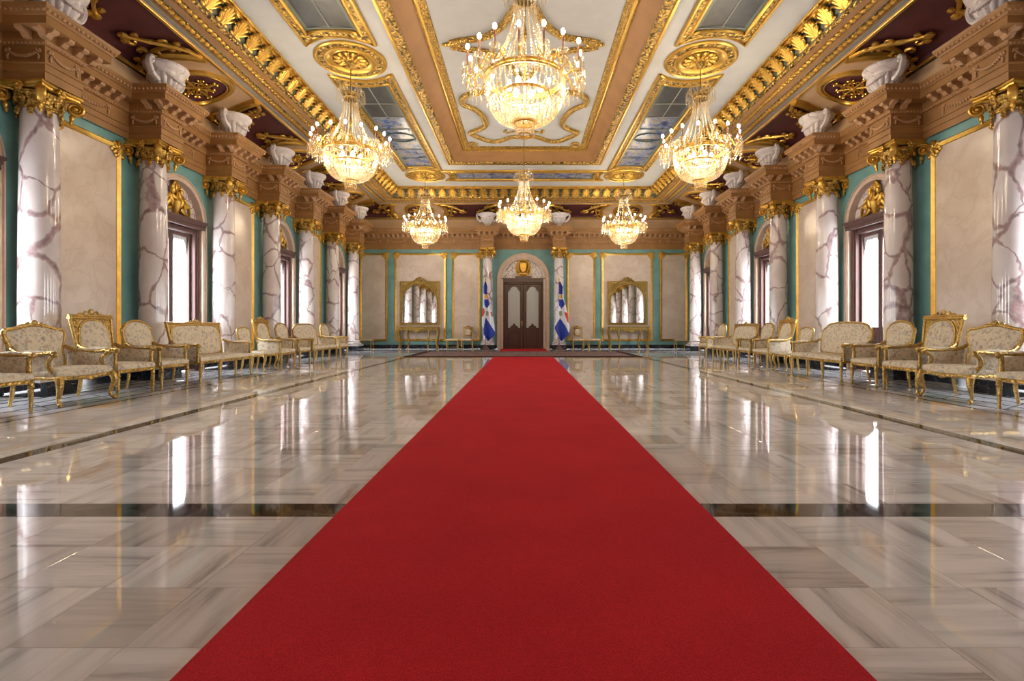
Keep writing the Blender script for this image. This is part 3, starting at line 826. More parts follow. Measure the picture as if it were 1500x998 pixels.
for x in (-4.66, 0.02, 4.70): lunette('F', x, cove_o)

# ------------------------------------------------------------------ ceiling cornice (gilt mouldings and acanthus)
corn = tag(ring('trim_6', [(CD+.04,6.355),(CD+.06,6.33),(CD+.13,6.33),(CD+.15,6.36),(CD+.30,6.375),(CD+.30,6.39),(1.60,6.395),(1.62,6.37),(1.68,6.38),(1.70,6.40),(1.86,6.41),(1.88,6.38),(1.95,6.385),(2.00,6.42),(2.06,6.44)], 'brown', None), kind='structure')
ring('outer_fillet', [(CD+.04,6.34),(CD+.055,6.318),(CD+.115,6.318),(CD+.13,6.345)], 'gold', corn)
ring('pale_fillet', [(1.585,6.388),(1.585,6.376),(1.66,6.376),(1.66,6.388)], 'pale', corn)
ring('pale_fillet', [(CD+.15,6.352),(CD+.15,6.346),(CD+.23,6.352),(CD+.23,6.366)], 'pale', corn)
ring('acanthus_field', [(2.04,6.43),(2.06,6.445),(2.12,6.52),(2.18,6.64),(2.23,6.72),(2.25,6.74)], 'green', corn)
ring('upper_moulding', [(2.22,6.715),(2.255,6.705),(2.285,6.725),(2.29,6.755),(2.32,6.752),(2.345,6.77),(2.35,6.81)], 'gold', corn)
ring('lower_bead', [(1.99,6.40),(2.01,6.385),(2.045,6.395),(2.06,6.43)], 'gold_orn', corn)
def bead_row(off, z, step, r, name):
    mb = MB()
    x0, x1, y1 = XL+off, XR-off, YF-off
    pts = []
    n = int((y1-4)/step)
    for i in range(n):
        y = 4 + (y1-4)*(i+.5)/n; pts.append((x0, y, 0)); pts.append((x1, y, 0))
    n = int((x1-x0)/step)
    for i in range(n): pts.append((x0+(x1-x0)*(i+.5)/n, y1, 1))
    for x, y, a in pts:
        mb.ell((x, y, z), r*(1.0 if not a else 1.35), r*(1.35 if not a else 1.0), r*.8, 7, 5)
    tag(mb.build(name, 'gold', corn), kind='stuff')
bead_row(CD+.345, 6.375, .14, .055, 'bead_row'); bead_row(1.80, 6.395, .14, .055, 'bead_row')
for off, z in ((CD+.345, 6.375), (1.80, 6.395)):
    ring('bead_bed', [(off-.07, z+.018),(off-.07,z-.002),(off-.05,z+.008),(off+.05,z+.008),(off+.07,z-.002),(off+.07,z+.022)], 'gold_orn', corn)
def acanthus_mesh():
    mb = MB()
    def pt(u, h, o): return V(u, -o, h)               # local: x along, -y to the room, z up
    lobes = [(-.155,.20,.020),(-.125,.30,.026),(-.07,.37,.034),(0,.41,.042),(.07,.37,.034),(.125,.30,.026),(.155,.20,.020)]
    for ux, hh, r in lobes:
        pts = [pt(ux*.25, .0, .02), pt(ux*.5, hh*.35, .035), pt(ux*.85, hh*.72, .05), pt(ux, hh*.95, .085), pt(ux*1.05, hh, .13), pt(ux*1.04, hh*.93, .155)]
        mb.tube(pts, [r*1.0, r*1.25, r*1.35, r*1.2, r*.95, r*.5], 7)
    mb.tube([pt(-.02,0,.05), pt(0,.2,.07), pt(0,.34,.10)], [.022,.02,.01], 6)
    for sx in (-1, 1): mb.ell(pt(sx*.10,.03,.04), .06, .03, .04, 8, 5)
    return mb.mesh('acanthus_leaf', 'gold')
ACM = acanthus_mesh()
AST = .435; tilt = .52
def acan(x, y, rz): put('acanthus_leaf', ACM, corn, (x, y, 6.45), (tilt, 0, rz), (1.06, .85, .88))
xa, ya = XW-2.07, YF-2.07
n = int((ya-5)/AST)
for i in range(n):
    y = 5 + (ya-.15-5)*(i+.5)/n; acan(CX-xa, y, PI/2); acan(CX+xa, y, -PI/2)
n = int(2*xa/AST)
for i in range(n): acan(CX - xa+.15 + (2*xa-.3)*(i+.5)/n, ya, 0)

# ------------------------------------------------------------------ flat ceiling with central coffer
CXO, CY0, CY1 = 2.69, 4.05, 18.2
ex0, ex1, ey0, ey1 = XL+2.34, XR-2.34, YN+2.34, YF-2.34
mb = MB()
for (a, b, c, d_) in ((ex0, CX-CXO, ey0, ey1), (CX+CXO, ex1, ey0, ey1), (CX-CXO, CX+CXO, CY1, ey1), (CX-CXO, CX+CXO, ey0, CY0)):
    mb.add([(a,c,ZC),(b,c,ZC),(b,d_,ZC),(a,d_,ZC)], [(0,3,2,1)])
ZD = 7.15; SLP = .65
mb.add([(CX-CXO+SLP,CY0+SLP,ZD),(CX+CXO-SLP,CY0+SLP,ZD),(CX+CXO-SLP,CY1-SLP,ZD),(CX-CXO+SLP,CY1-SLP,ZD)], [(0,3,2,1)])
mb.add([(XL-1,YN-1,7.6),(XR+1,YN-1,7.6),(XR+1,YF+1,7.6),(XL-1,YF+1,7.6)], [(0,3,2,1)])  # unseen roof sheet, added above the ceiling to block sky light
mb.add([(XL,YN,6.1),(XR,YN,6.1),(XR,YF,6.1),(XL,YF,6.1),(XL,YN,7.6),(XR,YN,7.6),(XR,YF,7.6),(XL,YF,7.6)], [(0,1,5,4),(1,2,6,5),(2,3,7,6),(3,0,4,7)])  # unseen attic sides, added to shut out sky light below that sheet
ceiling = tag(mb.build('ceiling', 'ceil', None, False), kind='structure')
CL = [(CX+CXO,CY0),(CX+CXO,CY1),(CX-CXO,CY1),(CX-CXO,CY0)]
ring('coffer_slope', [(0,ZC-.02),(.22,ZC-.02),(.26,ZC+.02),(.40,ZC+.16),(.60,ZC+.30),(SLP+.02,ZD)], 'copper', ceiling, 60, CL)
ring('coffer_edge', [(-.03,ZC),(-.03,ZC-.035),(.02,ZC-.05),(.05,ZC-.03),(.07,ZC-.025)], 'gold', ceiling, 40, CL)
ring('coffer_band', [(.05,ZC-.03),(.07,ZC-.045),(.20,ZC-.045),(.22,ZC-.03),(.24,ZC-.01)], 'gold_orn', ceiling, 40, CL)
ring('coffer_inner_band', [(.58,ZD-.10),(.60,ZD-.06),(.66,ZD-.05),(.76,ZD-.035),(.80,ZD-.015),(.80,ZD)], 'gold_carve', ceiling, 40, CL)
ring('coffer_inner_fillet', [(.60,ZD-.075),(.63,ZD-.085),(.66,ZD-.06),(.66,ZD-.04)], 'gold', ceiling, 40, CL)
# gilt cartouche tracery on the coffer field
def trace(pts, r, name='cartouche', mat='gold_carve', sub=6, closed=False):
    mb = MB(); P = catmull([V(CX*.5+x, y, ZD-.02) for x, y in pts], sub, closed)
    mb.tube(P, r, 8, closed)
    for i in range(2, len(P)-1, 3): mb.ell(P[i] + V(random.uniform(-.03,.03), random.uniform(-.03,.03), -.02), r*.9, r*.9, r*.55, 6, 4)
    return mb.build(name, mat, ceiling)
for sx in (-1, 1):
    for ym in (11.1,):
        for sy in (-1, 1):
            trace([(sx*x, ym + sy*dy) for x, dy in ((1.60,.06),(1.35,.16),(1.0,.24),(.72,.38),(.42,.75),(.2,1.25),(.0,1.5))], .08)
        mb = MB()
        for k in range(5): mb.ell((sx*(1.45+.07*k), ym, ZD-.03), .09-.012*k, .10-.016*k, .04, 8, 5)
        mb.build('cartouche_tip', 'gold', ceiling)
    for yc, sy in ((15.1, 1), (7.1, -1)):
        f = lambda x, dy: (sx*x, yc + sy*dy)
        trace([f(*p) for p in ((.0,1.42),(.30,1.36),(.5,1.45),(.8,1.72),(1.15,1.74),(1.55,1.30),(1.68,1.02),(1.40,.75),(1.17,.45),(1.16,.1),(1.22,-.3),(1.42,-.75),(1.68,-1.05),(1.62,-1.45),(1.32,-1.72),(.95,-1.75),(.5,-1.55),(.0,-1.45))], .085)
        trace([f(*p) for p in ((.30,.9),(.5,1.05),(.62,.95),(.55,.82))], .03, sub=4)
    trace([(sx*x, y) for x, y in ((1.92,17.28),(1.75,17.35),(1.6,17.15),(1.72,17.02),(1.82,17.12))], .05, sub=4)
# rosettes where the chandeliers hang
def medallion(x, y, z, parent, R=.76):
    m_ = MB().lathe([(R,0),(R,-.035),(R-.03,-.055),(R-.06,-.03),(R-.08,-.03)], 40, (0,0,0), cap=False).build('medallion', 'gold', parent, loc=(x,y,z))
    MB().lathe([(R-.07,-.005),(R-.08,-.035),(R-.20,-.035),(R-.22,-.02)], 40, cap=False).build('ornament_band', 'gold_orn', m_)
    MB().lathe([(R-.20,-.02),(R-.21,-.05),(R-.25,-.055),(R-.27,-.03),(R-.36,-.005),(R-.38,-.02)], 40, cap=False).build('rim', 'gold', m_)
    MB().lathe([(R-.36,-.004),(.02,-.004)], 40, cap=False).build('field', 'gold_old', m_)
    mb = MB()
    for k in range(12):
        a = 2*PI*k/12; Rm = Matrix.Rotation(a, 3, 'Z')
        for (rr, w, l, h) in ((.27, .055, .09, .045), (.16, .04, .07, .055)): mb.ell(Rm @ V(rr, 0, -.02), l, w, h, 8, 5, Rm)
        mb.ell(Rm @ V(.32, .05, -.02), .05, .022, .04, 6, 4, Rm)
    mb.lathe([(.10,0),(.11,-.04),(.07,-.08),(.03,-.12),(.015,-.14)], 16); mb.build('petals', 'gold', m_)
    return m_
MEDX = 3.79
MEDS = [(CX+sx*MEDX, y) for sx in (-1, 1) for y in (11.1, 19.55)]
for x, y in MEDS: medallion(x, y, ZC, ceiling)
for y in (6.9, 15.3): medallion(CX*.4, y, ZD, ceiling, .45)
# skylight panels with painted glass between the rosettes
def skylight(ax, c, a, b, Rm, parent, half=.74, gh=.46, flip=False):
    # ax: 0 runs along Y at x=c; 1 runs along X at y=c; concave ends around points a and b
    mp = (lambda u, v, z: V(c+u, v, z)) if ax == 0 else (lambda u, v, z: V(v, c-u, z))
    def outline(h, gap):
        r = Rm+gap; ang = math.asin(min(1, h/r)); P = []
        for i in range(13): 
            th = -ang + 2*ang*i/12; P.append((r*math.sin(th), a + r*math.cos(th)))
        for i in range(13):
            th = ang - 2*ang*i/12; P.append((r*math.sin(th), b - r*math.cos(th)))
        return P
    O = outline(half, .14); I = outline(gh+.05, .42); n = len(O)
    o1 = outline(half-.07, .20); i1 = outline(gh+.10, .37)
    mb = MB(); vs = [mp(*p, ZC-.04) for p in o1] + [mp(*p, ZC-.04) for p in i1]
    fs = [(i, (i+1) % n, n+(i+1) % n, n+i) for i in range(n)]
    sk = mb.add(vs, fs).build('skylight_surround', 'gold_orn', parent, True)
    mb = MB(); mb.tube([mp(*p, ZC-.02) for p in outline(half-.03,.17)], .042, 6, True); mb.tube([mp(*p, ZC-.02) for p in outline(gh+.08,.39)], .045, 6, True)
    mb.build('gilt_edge', 'gold', sk, True, 60)
    mb = MB(); G = outline(gh-.03, .50)
    vs = [mp(*p, ZC-.012) for p in I] + [mp(*p, ZC-.012) for p in G]; mb.add(vs, fs)
    mb.build('sash', 'frame_green', sk, False)
    v0, v1 = a+Rm+.44, b-Rm-.44; L = v1-v0; w = gh-.02
    marks = [0, .16, .30, .44, .58, .72, .86, 1.0] if ax == 0 else [0, .12, .28, .44, .56, .72, .88, 1.0]
    if flip: marks = [1-m_ for m_ in reversed(marks)]
    for i in range(7):
        y0, y1 = v0+L*marks[i]+.008, v0+L*marks[i+1]-.008
        dark = ax == 0 and (i > 4 if flip else i < 2)
        for sx in ((-1, 1) if dark else (0,)):
            u0, u1 = ((-w, -.008) if sx < 0 else (.008, w)) if dark else (-w, w)
            MB().add([mp(u0,y0,ZC-.006), mp(u1,y0,ZC-.006), mp(u1,y1,ZC-.006), mp(u0,y1,ZC-.006)], [(0,1,2,3)]).build('pane', 'grille' if dark else 'art', sk, False)
        mb = MB(); mb.tube([mp(-w,y1+.008,ZC-.014), mp(w,y1+.008,ZC-.014)], .014, 6)
        if dark: mb.tube([mp(0,y0,ZC-.014), mp(0,y1,ZC-.014)], .014, 6)
        mb.build('glazing_bar', 'frame_green' if not dark else 'pale', sk)
    if ax == 0:
        MB().tube([mp(.42*math.cos(2*PI*k/24), v0+L*.55+.34*math.sin(2*PI*k/24), ZC-.02) for k in range(24)], .02, 6, True).build('oval_lead', 'frame_green', sk)
    return sk
for sx in (-1, 1):
    skylight(0, CX+sx*MEDX, 11.1, 19.55, .76, ceiling); skylight(0, CX+sx*MEDX, 2.65, 11.1, .76, ceiling, flip=True)
skylight(1, 19.55, CX-MEDX, CX+MEDX, .76, ceiling, .66, .40)

# ------------------------------------------------------------------ columns
def capital_parts(c, zt, k=1.0):
    # abacus, four diagonal volutes, echinus, pendants; zt = underside of entablature (local)
    mb = MB(); A = .36*k; n = 8
    def ab(s, z):
        P = []
        for q in range(4):
            for i in range(n):
                u = -1 + 2*i/n; d_ = A*s*(1 - .13*(1-u*u)); R = Matrix.Rotation(q*PI/2, 2); P.append(R @ V(u*A*s*.95, -d_))
        return [(p.x, p.y, z) for p in P]
    m = 4*n; vs = []
    for s, z in ((.86, zt-.085), (.92, zt-.07), (.93, zt-.045), (1.0, zt-.03), (1.0, zt)): vs += ab(s, z)
    fs = [tuple(range(m-1,-1,-1)), tuple(range(4*m, 5*m))] + [(j*m+i, j*m+(i+1) % m, (j+1)*m+(i+1) % m, (j+1)*m+i) for j in range(4) for i in range(m)]
    cap = mb.add(vs, fs).build('capital', 'gold', c, True, 35)
    mb = MB(); mb.lathe([(.215*k,zt-.36),(.235*k,zt-.345),(.235*k,zt-.325),(.22*k,zt-.31),(.24*k,zt-.24),(.28*k,zt-.17),(.29*k,zt-.12),(.24*k,zt-.085)], 24)
    for q in range(12):
        a = 2*PI*q/12; R = Matrix.Rotation(a, 3, 'Z'); mb.ell(R @ V(.262*k,0,zt-.235), .035*k, .045*k, .06, 8, 5, R)
    mb.build('echinus', 'gold_carve', cap)
    for q in range(4):
        a = PI/4 + q*PI/2; R = Matrix.Rotation(a, 3, 'Z'); mb = MB()
        sp = [(.40*k + x, zt-.19+z) for x, z in spiral(0, 0, .105, .02, PI/2, -2.1, 34)]
        pts = [R @ V(.20*k,0,zt-.105), R @ V(.30*k,0,zt-.09)] + [R @ V(x,0,z) for x, z in sp]
        mb.tube(pts, [.03]*2 + [.03-.0004*i for i in range(35)], 8, flat=2.0, up=R @ V(0,1,0))
        for sg in (-1, 1): mb.ell(R @ V(.40*k, sg*.035, zt-.19), .035, .03, .035, 8, 5, R)
        mb.ell(R @ V(.36*k, 0, zt-.33), .035*k, .035*k, .06, 8, 6, R); mb.ell(R @ V(.35*k, 0, zt-.40), .024*k, .024*k, .045, 8, 5, R)
        mb.build('volute', 'gold', cap)
    for q in range(8):
        a = PI/8 + q*PI/4; R = Matrix.Rotation(a, 3, 'Z'); mb = MB()
        mb.ell(R @ V(.245*k,0,zt-.37), .034, .045, .045, 8, 5, R)
        for (dy, dz) in ((-.02,0),(.02,0),(0,-.03),(-.015,-.04),(.015,-.04),(0,-.065)): mb.ell(R @ V(.262*k,dy,zt-.385+dz), .024, .022, .026, 6, 4, R)
        mb.build('pendant', 'gold_carve', cap)
    for q in range(4):
        R = Matrix.Rotation(q*PI/2, 3, 'Z'); mb = MB()
        for j in range(6):
            a = 2*PI*j/6; mb.ell(R @ V(.325*k, .045*math.cos(a), zt-.075+.045*math.sin(a)), .03, .03, .03, 7, 5, R)
        mb.ell(R @ V(.345*k,0,zt-.075), .028, .028, .028, 7, 5)
        mb.build('fleuron', 'gold', cap)
def column_parts(c, k=1.0):
    MB().bbox(-.335*k, .335*k, -.335*k, .335*k, 0, .20, .008).build('pedestal', 'black', c, False)
    b = .20; mb = MB().bbox(-.32*k, .32*k, -.32*k, .32*k, b, b+.075, .006)
    mb.lathe([(.30*k,b+.075),(.325*k,b+.095),(.325*k,b+.12),(.30*k,b+.14),(.275*k,b+.145),(.262*k,b+.165),(.265*k,b+.185),(.28*k,b+.195),(.29*k,b+.215),(.28*k,b+.235),(.258*k,b+.24),(.252*k,b+.255)], 36)
    mb.build('base', 'base', c, True, 40)
    prof = [(.252,.455),(.246,.475)] + [(.246 - .030*(t**2.2), .475 + (4.19-.475)*t) for t in [i/14 for i in range(1,15)]]
    MB().lathe([(r*k, z) for r, z in prof], 40).build('shaft', 'col', c, True, 40)
    capital_parts(c, ZENT, k)
SIDE = {-1: 'side with rounded settee nearer door', 1: 'side with crested settee nearer door'}
ORD = ['first', 'second', 'third', 'fourth', 'fifth', 'sixth', 'seventh', 'eighth', 'ninth', 'tenth']
proto_col = empty('column'); column_parts(proto_col); first = True
for sgn in (-1, 1):
    for i, y in enumerate(COLY):
        o = proto_col if first else copy_tree(proto_col); first = False
        o.location = (CX+sgn*XCOL, y, 0); o.rotation_euler = (0, 0, PI/2*((i*3 + (sgn > 0)) % 4))
        j = 9-i
        tag(o, 'veined marble column, %s from door wall, %s' % (ORD[j], SIDE[sgn]), 'column', 'marble columns along the side walls')
pc = empty('column'); column_parts(pc, .93)
for x in (-DCOL, DCOL):
    o = pc if x < 0 else copy_tree(pc)
    o.location = (x, YF-.36, 0); o.rotation_euler = (0,0,0 if x < 0 else PI)
    tag(o, 'veined marble column behind the flag showing red on %s' % ('both edges' if x < 0 else 'one edge'), 'column', 'columns flanking the door')

# ------------------------------------------------------------------ marble urns on the cornice
def urn_parts(u):
    fl = lambda a, z: 1 + (.13*(abs(math.cos(7*a))-.5) if .12 < z < .41 else 0)
    mb = MB(); mb.bbox(-.15,.15,-.15,.15,0,.04,.006)
    mb.lathe([(.13,.04),(.11,.07),(.085,.10)], 42)
    mb.build('foot', 'urn', u, True, 40)
    prof = [(.085,.10),(.13,.13),(.19,.19),(.24,.27),(.275,.35),(.285,.39),(.27,.42),(.28,.45),(.33,.48),(.37,.53),(.385,.57),(.375,.60),(.34,.595),(.28,.56),(.1,.50)]
    MB().lathe(prof, 56, (0,0,0), fl, cap=False).build('bowl', 'urn', u, True, 50)
    for sx in (-1, 1):
        mb = MB(); pts = catmull([V(sx*.25,0,.26), V(sx*.36,0,.30), V(sx*.44,0,.40), V(sx*.47,0,.52), V(sx*.43,0,.61), V(sx*.37,0,.60), V(sx*.37,0,.545), V(sx*.41,0,.54)], 4)
        mb.tube(pts, [.05-.0007*i for i in range(len(pts))], 8, flat=1.5, up=(0,1,0)); mb.build('handle', 'urn', u)
    for sy in (-1, 1): MB().tube(catmull([V(-.22,sy*.17,.38), V(-.1,sy*.28,.31), V(.1,sy*.28,.31), V(.22,sy*.17,.38)], 4), .03, 7).build('swag', 'urn', u)
proto_urn = empty('urn'); urn_parts(proto_urn); first = True
ZU = 5.452
for sgn in (-1, 1):
    for i, y in enumerate(COLY[3:]):
        o = proto_urn if first else copy_tree(proto_urn); first = False
        o.location = (CX+sgn*(XW-.55), y, ZU); o.rotation_euler = (0,0,PI/2*sgn)
        tag(o, 'white marble urn above %s column from door wall, %s' % (ORD[6-i], SIDE[sgn]), 'urn', 'marble urns on the side cornices')
for x in (-DCOL, DCOL):
    o = copy_tree(proto_urn); o.location = (x, YF-.55, ZU); o.rotation_euler = (0,0,0)
    tag(o, 'white two-handled urn above door column behind flag showing red on %s' % ('both edges' if x < 0 else 'one edge'), 'urn', 'urns above the door columns')

# ------------------------------------------------------------------ carpets
red = MB().bbox(-.99, .99, .15, 17.0, .0008, .014, .004).build('red_carpet', 'red', None, False); tag(red, 'long plain red carpet runner down the middle of the hall', 'carpet')
rug = empty('rug', (0, 19.0, 0)); tag(rug, 'patterned dark red and brown oriental rug before the door', 'rug')
MB().bbox(-3.7, 3.7, -1.62, 1.62, .0008, .014, .004).build('rug_field', 'rug', rug, False)
mb = MB()
for a, b, c, d_ in ((-4.0,4.0,-1.9,-1.62),(-4.0,4.0,1.62,1.9),(-4.0,-3.7,-1.62,1.62),(3.7,4.0,-1.62,1.62)): mb.box(a,b,c,d_,.0008,.013)
mb.build('rug_border', 'rug_edge', rug, False)
mat_ = MB().bbox(-1.0, 1.0, 21.3, 23.3, .0012, .02, .004).build('door_mat', 'red', None, False); tag(mat_, 'short red mat lying at the foot of the double door', 'mat')

# ------------------------------------------------------------------ chandeliers
def chandelier_parts(c, ztop):
    # local z = 0 at the lowest crystal; rim at .90, bulbs about 1.38, crown 2.05
    RIM, ZR = .57, .85
    mb = MB(); mb.tube([V(0,0,.30), V(0,0,ztop)], .012, 8); mb.ell((0,0,1.12), .05, .05, .10, 10, 6); mb.ell((0,0,1.5), .035, .035, .12, 10, 6)
    mb.lathe([(.02,ztop-.10),(.09,ztop-.03),(.10,ztop)], 16); mb.build('rod', 'gold_old', c)
    def gring(r, z, h, w, name='ring', orn=True):
        MB().lathe([(r-w,z-h*.5),(r,z-h*.55),(r+w,z-h*.3),(r+w*.6,z),(r+w,z+h*.3),(r,z+h*.55),(r-w,z+h*.5),(r-w,z-h*.5)], 40, cap=False).build(name, 'gold', c, True, 50)
    gring(RIM, ZR, .075, .018); gring(.36, .62, .04, .015); gring(.15, .24, .05, .012); gring(.10, .06, .025, .01)
    crown = MB().lathe([(.15,1.98),(.17,2.0),(.16,2.05),(.19,2.10),(.18,2.10),(.14,2.04),(.14,1.98)], 24, cap=False).build('crown', 'gold_old', c)
    mb = MB()
    for k in range(16):
        a = 2*PI*k/16; cs, sn = math.cos(a), math.sin(a)
        mb.tube(catmull([V(.17*cs,.17*sn,2.06), V(.23*cs,.23*sn,2.16), V(.29*cs,.29*sn,2.14), V(.30*cs,.30*sn,2.05)], 3), .010, 5)
        mb.ell((.30*cs,.30*sn,1.98), .014, .014, .06, 6, 4); mb.ell((.22*cs,.22*sn,2.22), .014, .014, .06, 6, 4); mb.ell((.24*cs,.24*sn,1.95), .012, .012, .06, 6, 4)
    tag(mb.build('crown_drops', 'crystal', crown), kind='stuff')
    def strands(name, n, path, m, r, tw=0.0):
        mb = MB()
        for k in range(n):
            a = 2*PI*(k+tw)/n
            for i in range(m):
                rr, z = path((i+.5)/m); mb.ell((rr*math.cos(a), rr*math.sin(a), z), r, r, r*1.25, 5, 3)
        return tag(mb.build(name, 'crystal', c, True, 10), kind='stuff')
    strands('upper_strands', 18, lambda t: (.15 + .40*t**2.1, 1.98 - (1.98-ZR-.04)*t), 26, .017)
    def basket(t):
        a = t*PI/2; return .15 + (RIM-.15)*math.cos(a)**.8, ZR-.04 - (ZR-.04-.24)*math.sin(a)
    strands('basket', 44, basket, 20, .0175)
    strands('basket_inner', 30, lambda t: (.36-.21*t**1.6, .62-.38*t), 10, .016)
    strands('pendant_cluster', 18, lambda t: (.135-.02*t, .23-.20*t), 5, .016); 
    strands('rim_fringe', 48, lambda t: (RIM-.01, ZR-.04-.13*t), 4, .015, .5)
    NA = 16
    for k in range(NA):
        a = 2*PI*(k+.5)/NA; cs, sn = math.cos(a), math.sin(a); R = .82 if k % 2 == 0 else .78; zb = .90
        P = lambda r, z: V(r*cs, r*sn, z)
        mb = MB(); pts = catmull([P(RIM,ZR), P(RIM+.10,ZR+.10), P(RIM+.17,ZR-.04), P(R,ZR-.05), P(R+.02,zb-.02), P(R,zb+.04)], 5)
        mb.tube(pts, .011, 6); mb.tube([P(RIM+.02+x, ZR+.12+z) for x, z in spiral(0,0,.08,.02,-1.2,1.2,12)], .008, 5)
        arm = mb.build('arm', 'gold', c)
        MB().lathe([(.02,zb),(.055,zb+.02),(.075,zb+.05),(.07,zb+.055),(.02,zb+.03)], 12, (R*cs,R*sn,0), cap=False).build('drip_pan', 'crystal', arm)
        mb = MB()
        for j in range(8):
            b = 2*PI*j/8; q = V(R*cs+.07*math.cos(b), R*sn+.07*math.sin(b), 0)
            mb.ell(q + V(0,0,zb-.01), .012, .012, .03, 5, 3); mb.ell(q + V(0,0,zb-.08), .013, .013, .05, 5, 4)
            if j % 2 == 0: mb.ell(q + V(0,0,zb-.18), .014, .014, .06, 5, 4)
        for j in range(9):
            t = j/8; r_ = R + (RIM-R)*t; mb.ell(P(r_, zb-.02 + (ZR-zb)*t - .16*math.sin(PI*t)), .013, .013, .016, 5, 3)
        tag(mb.build('crystal_drops', 'crystal', arm), kind='stuff')
        MB().lathe([(.014,zb+.03),(.014,zb+.24),(.010,zb+.25)], 8, (R*cs,R*sn,0)).build('candle', 'candle', arm)
        MB().ell((R*cs,R*sn,zb+.285), .027, .027, .042, 8, 6).build('bulb', 'bulb', arm)
    for k in range(6):
        a = 2*PI*k/6; MB().ell((.22*math.cos(a), .22*math.sin(a), .74), .04, .04, .065, 8, 6).build('inner_bulb', 'bulb_in', c)
def add_lamp(o, s):
    ld = bpy.data.lights.new('chandelier_light', 'POINT'); ld.energy = LAMP_W; ld.color = (1.0, .86, .66); ld.shadow_soft_size = .16
    lo = bpy.data.objects.new('chandelier_light', ld); COL.objects.link(lo); lo.parent = o; lo.location = (0,0,.80)
pa = empty('chandelier'); chandelier_parts(pa, ZC-3.95-.10)
pb = empty('chandelier'); chandelier_parts(pb, (ZD-3.53-.08)/.95)
for i, (x, y) in enumerate(MEDS):
    o = pa if i == 0 else copy_tree(pa)
    o.location = (x, y, 3.95); o.rotation_euler = (0,0,.3*i)
    tag(o, 'lit crystal chandelier under medallion %s, %s' % ('close to door wall' if y > 15 else 'midway down hall', SIDE[-1 if x < 0 else 1]), 'chandelier', 'side chandeliers')
for i, y in enumerate((6.9, 15.3)):
    o = pb if i == 0 else copy_tree(pb)
    o.location = (CX*.4, y, 3.53); o.scale = (.95,.95,.95); o.rotation_euler = (0,0,.1+.2*i)
    tag(o, ('largest looking lit crystal chandelier over the red carpet, away from the door', 'lit crystal chandelier over the red carpet on the axis, next to the door wall')[i], 'chandelier')
for o in [x for x in list(bpy.data.objects) if x.type == 'EMPTY' and x.name.startswith('chandelier')]: add_lamp(o, 1)

# ------------------------------------------------------------------ gilt seating
BACKY, HSEAT = .27, .40
def lean(z): return BACKY + max(0, z-.45)*.17
def mirror_pts(h): return h + [(-x, z) for x, z in reversed(h) if abs(x) > 1e-6]
def fill_back(mb, outline, c, dome=.03, th=.035, y_off=0.0):
    # upholstered panel following an outline, domed to the front
    n = len(outline); cx = sum(p[0] for p in outline)/n; cz = sum(p[1] for p in outline)/n
    vs = []; fs = []; rings = [1.0, .93, .75, .45]
    for r in rings:
        for x, z in outline:
            X = cx+(x-cx)*r; Z = cz+(z-cz)*r; vs.append((X, lean(Z)+y_off-.01-dome*(1-r**3), Z))
    vs.append((cx, lean(cz)+y_off-.01-dome, cz))
    for j in range(3):
        for i in range(n):
            k = (i+1) % n; fs.append((j*n+i, j*n+k, (j+1)*n+k, (j+1)*n+i))
    for i in range(n): fs.append((3*n+i, 3*n+(i+1) % n, 4*n))
    o = len(vs); vs += [(x, lean(z)+y_off+th, z) for x, z in outline]
    fs.append(tuple(o+i for i in range(n-1,-1,-1))); fs += [(i, o+i, o+(i+1) % n, (i+1) % n) for i in range(n)]
    return mb.add(vs, fs)
def outline_tube(mb, outline, r, y_off=0.0, closed=True, n=8):
    return mb.tube([V(x, lean(z)+y_off, z) for x, z in outline], r, n, closed)
def cushion(mb, hw, hd, z0, z1, serp=.03, back_taper=.9):
    def P(u, v, k, z):
        y = -hd + 2*hd*v; w = hw*(1-(1-back_taper)*v)*k
        x = u*w; yy = y*k + (0 if v > .5 else -serp*(1-u*u)*(1-2*v)*1.0)
        return (x, yy, z)
    pts = []
    m = 10
    per = [(-1+2*i/m, 0) for i in range(m)] + [(1, i/m) for i in range(m)] + [(1-2*i/m, 1) for i in range(m)] + [(-1, 1-i/m) for i in range(m)]
    n = len(per); vs = []; fs = []
    h = z1-z0
    for k, z in ((.97, z0), (1.0, z0+.25*h), (1.0, z0+.6*h), (.955, z0+.88*h), (.80, z1), (.45, z1+.012)):
        for u, v in per: vs.append(P(u, v, k, z))
    for j in range(5):
        for i in range(n): fs.append((j*n+i, j*n+(i+1) % n, (j+1)*n+(i+1) % n, (j+1)*n+i))
    vs.append((0,0,z1+.018)); c = len(vs)-1
    fs += [(5*n+i, 5*n+(i+1) % n, c) for i in range(n)]; fs.append(tuple(range(n-1,-1,-1)))
    return mb.add(vs, fs)
def cabriole(mb, x, y, sx, sy, h=.37, k=1.0):
    pts = catmull([V(x,y,h), V(x+sx*.03,y+sy*.035,h-.05), V(x+sx*.035,y+sy*.04,h-.12), V(x+sx*.005,y+sy*.01,h-.22), V(x-sx*.005,y-sy*.005,.10), V(x+sx*.015,y+sy*.02,.04), V(x+sx*.04,y+sy*.05,.028)], 4)
    r = [.04,.043,.045,.045,.045,.044,.042,.040,.037,.034,.031,.028,.026,.024,.022,.021,.020,.020,.020,.021,.022,.023,.024,.026,.028]
    mb.tube(pts, [q*k for q in r[:len(pts)]], 8); mb.ell((x+sx*.035,y+sy*.042,.026), .03, .03, .026, 8, 5); mb.ell((x+sx*.035,y+sy*.045,h-.06), .028,.028,.04, 8, 5)
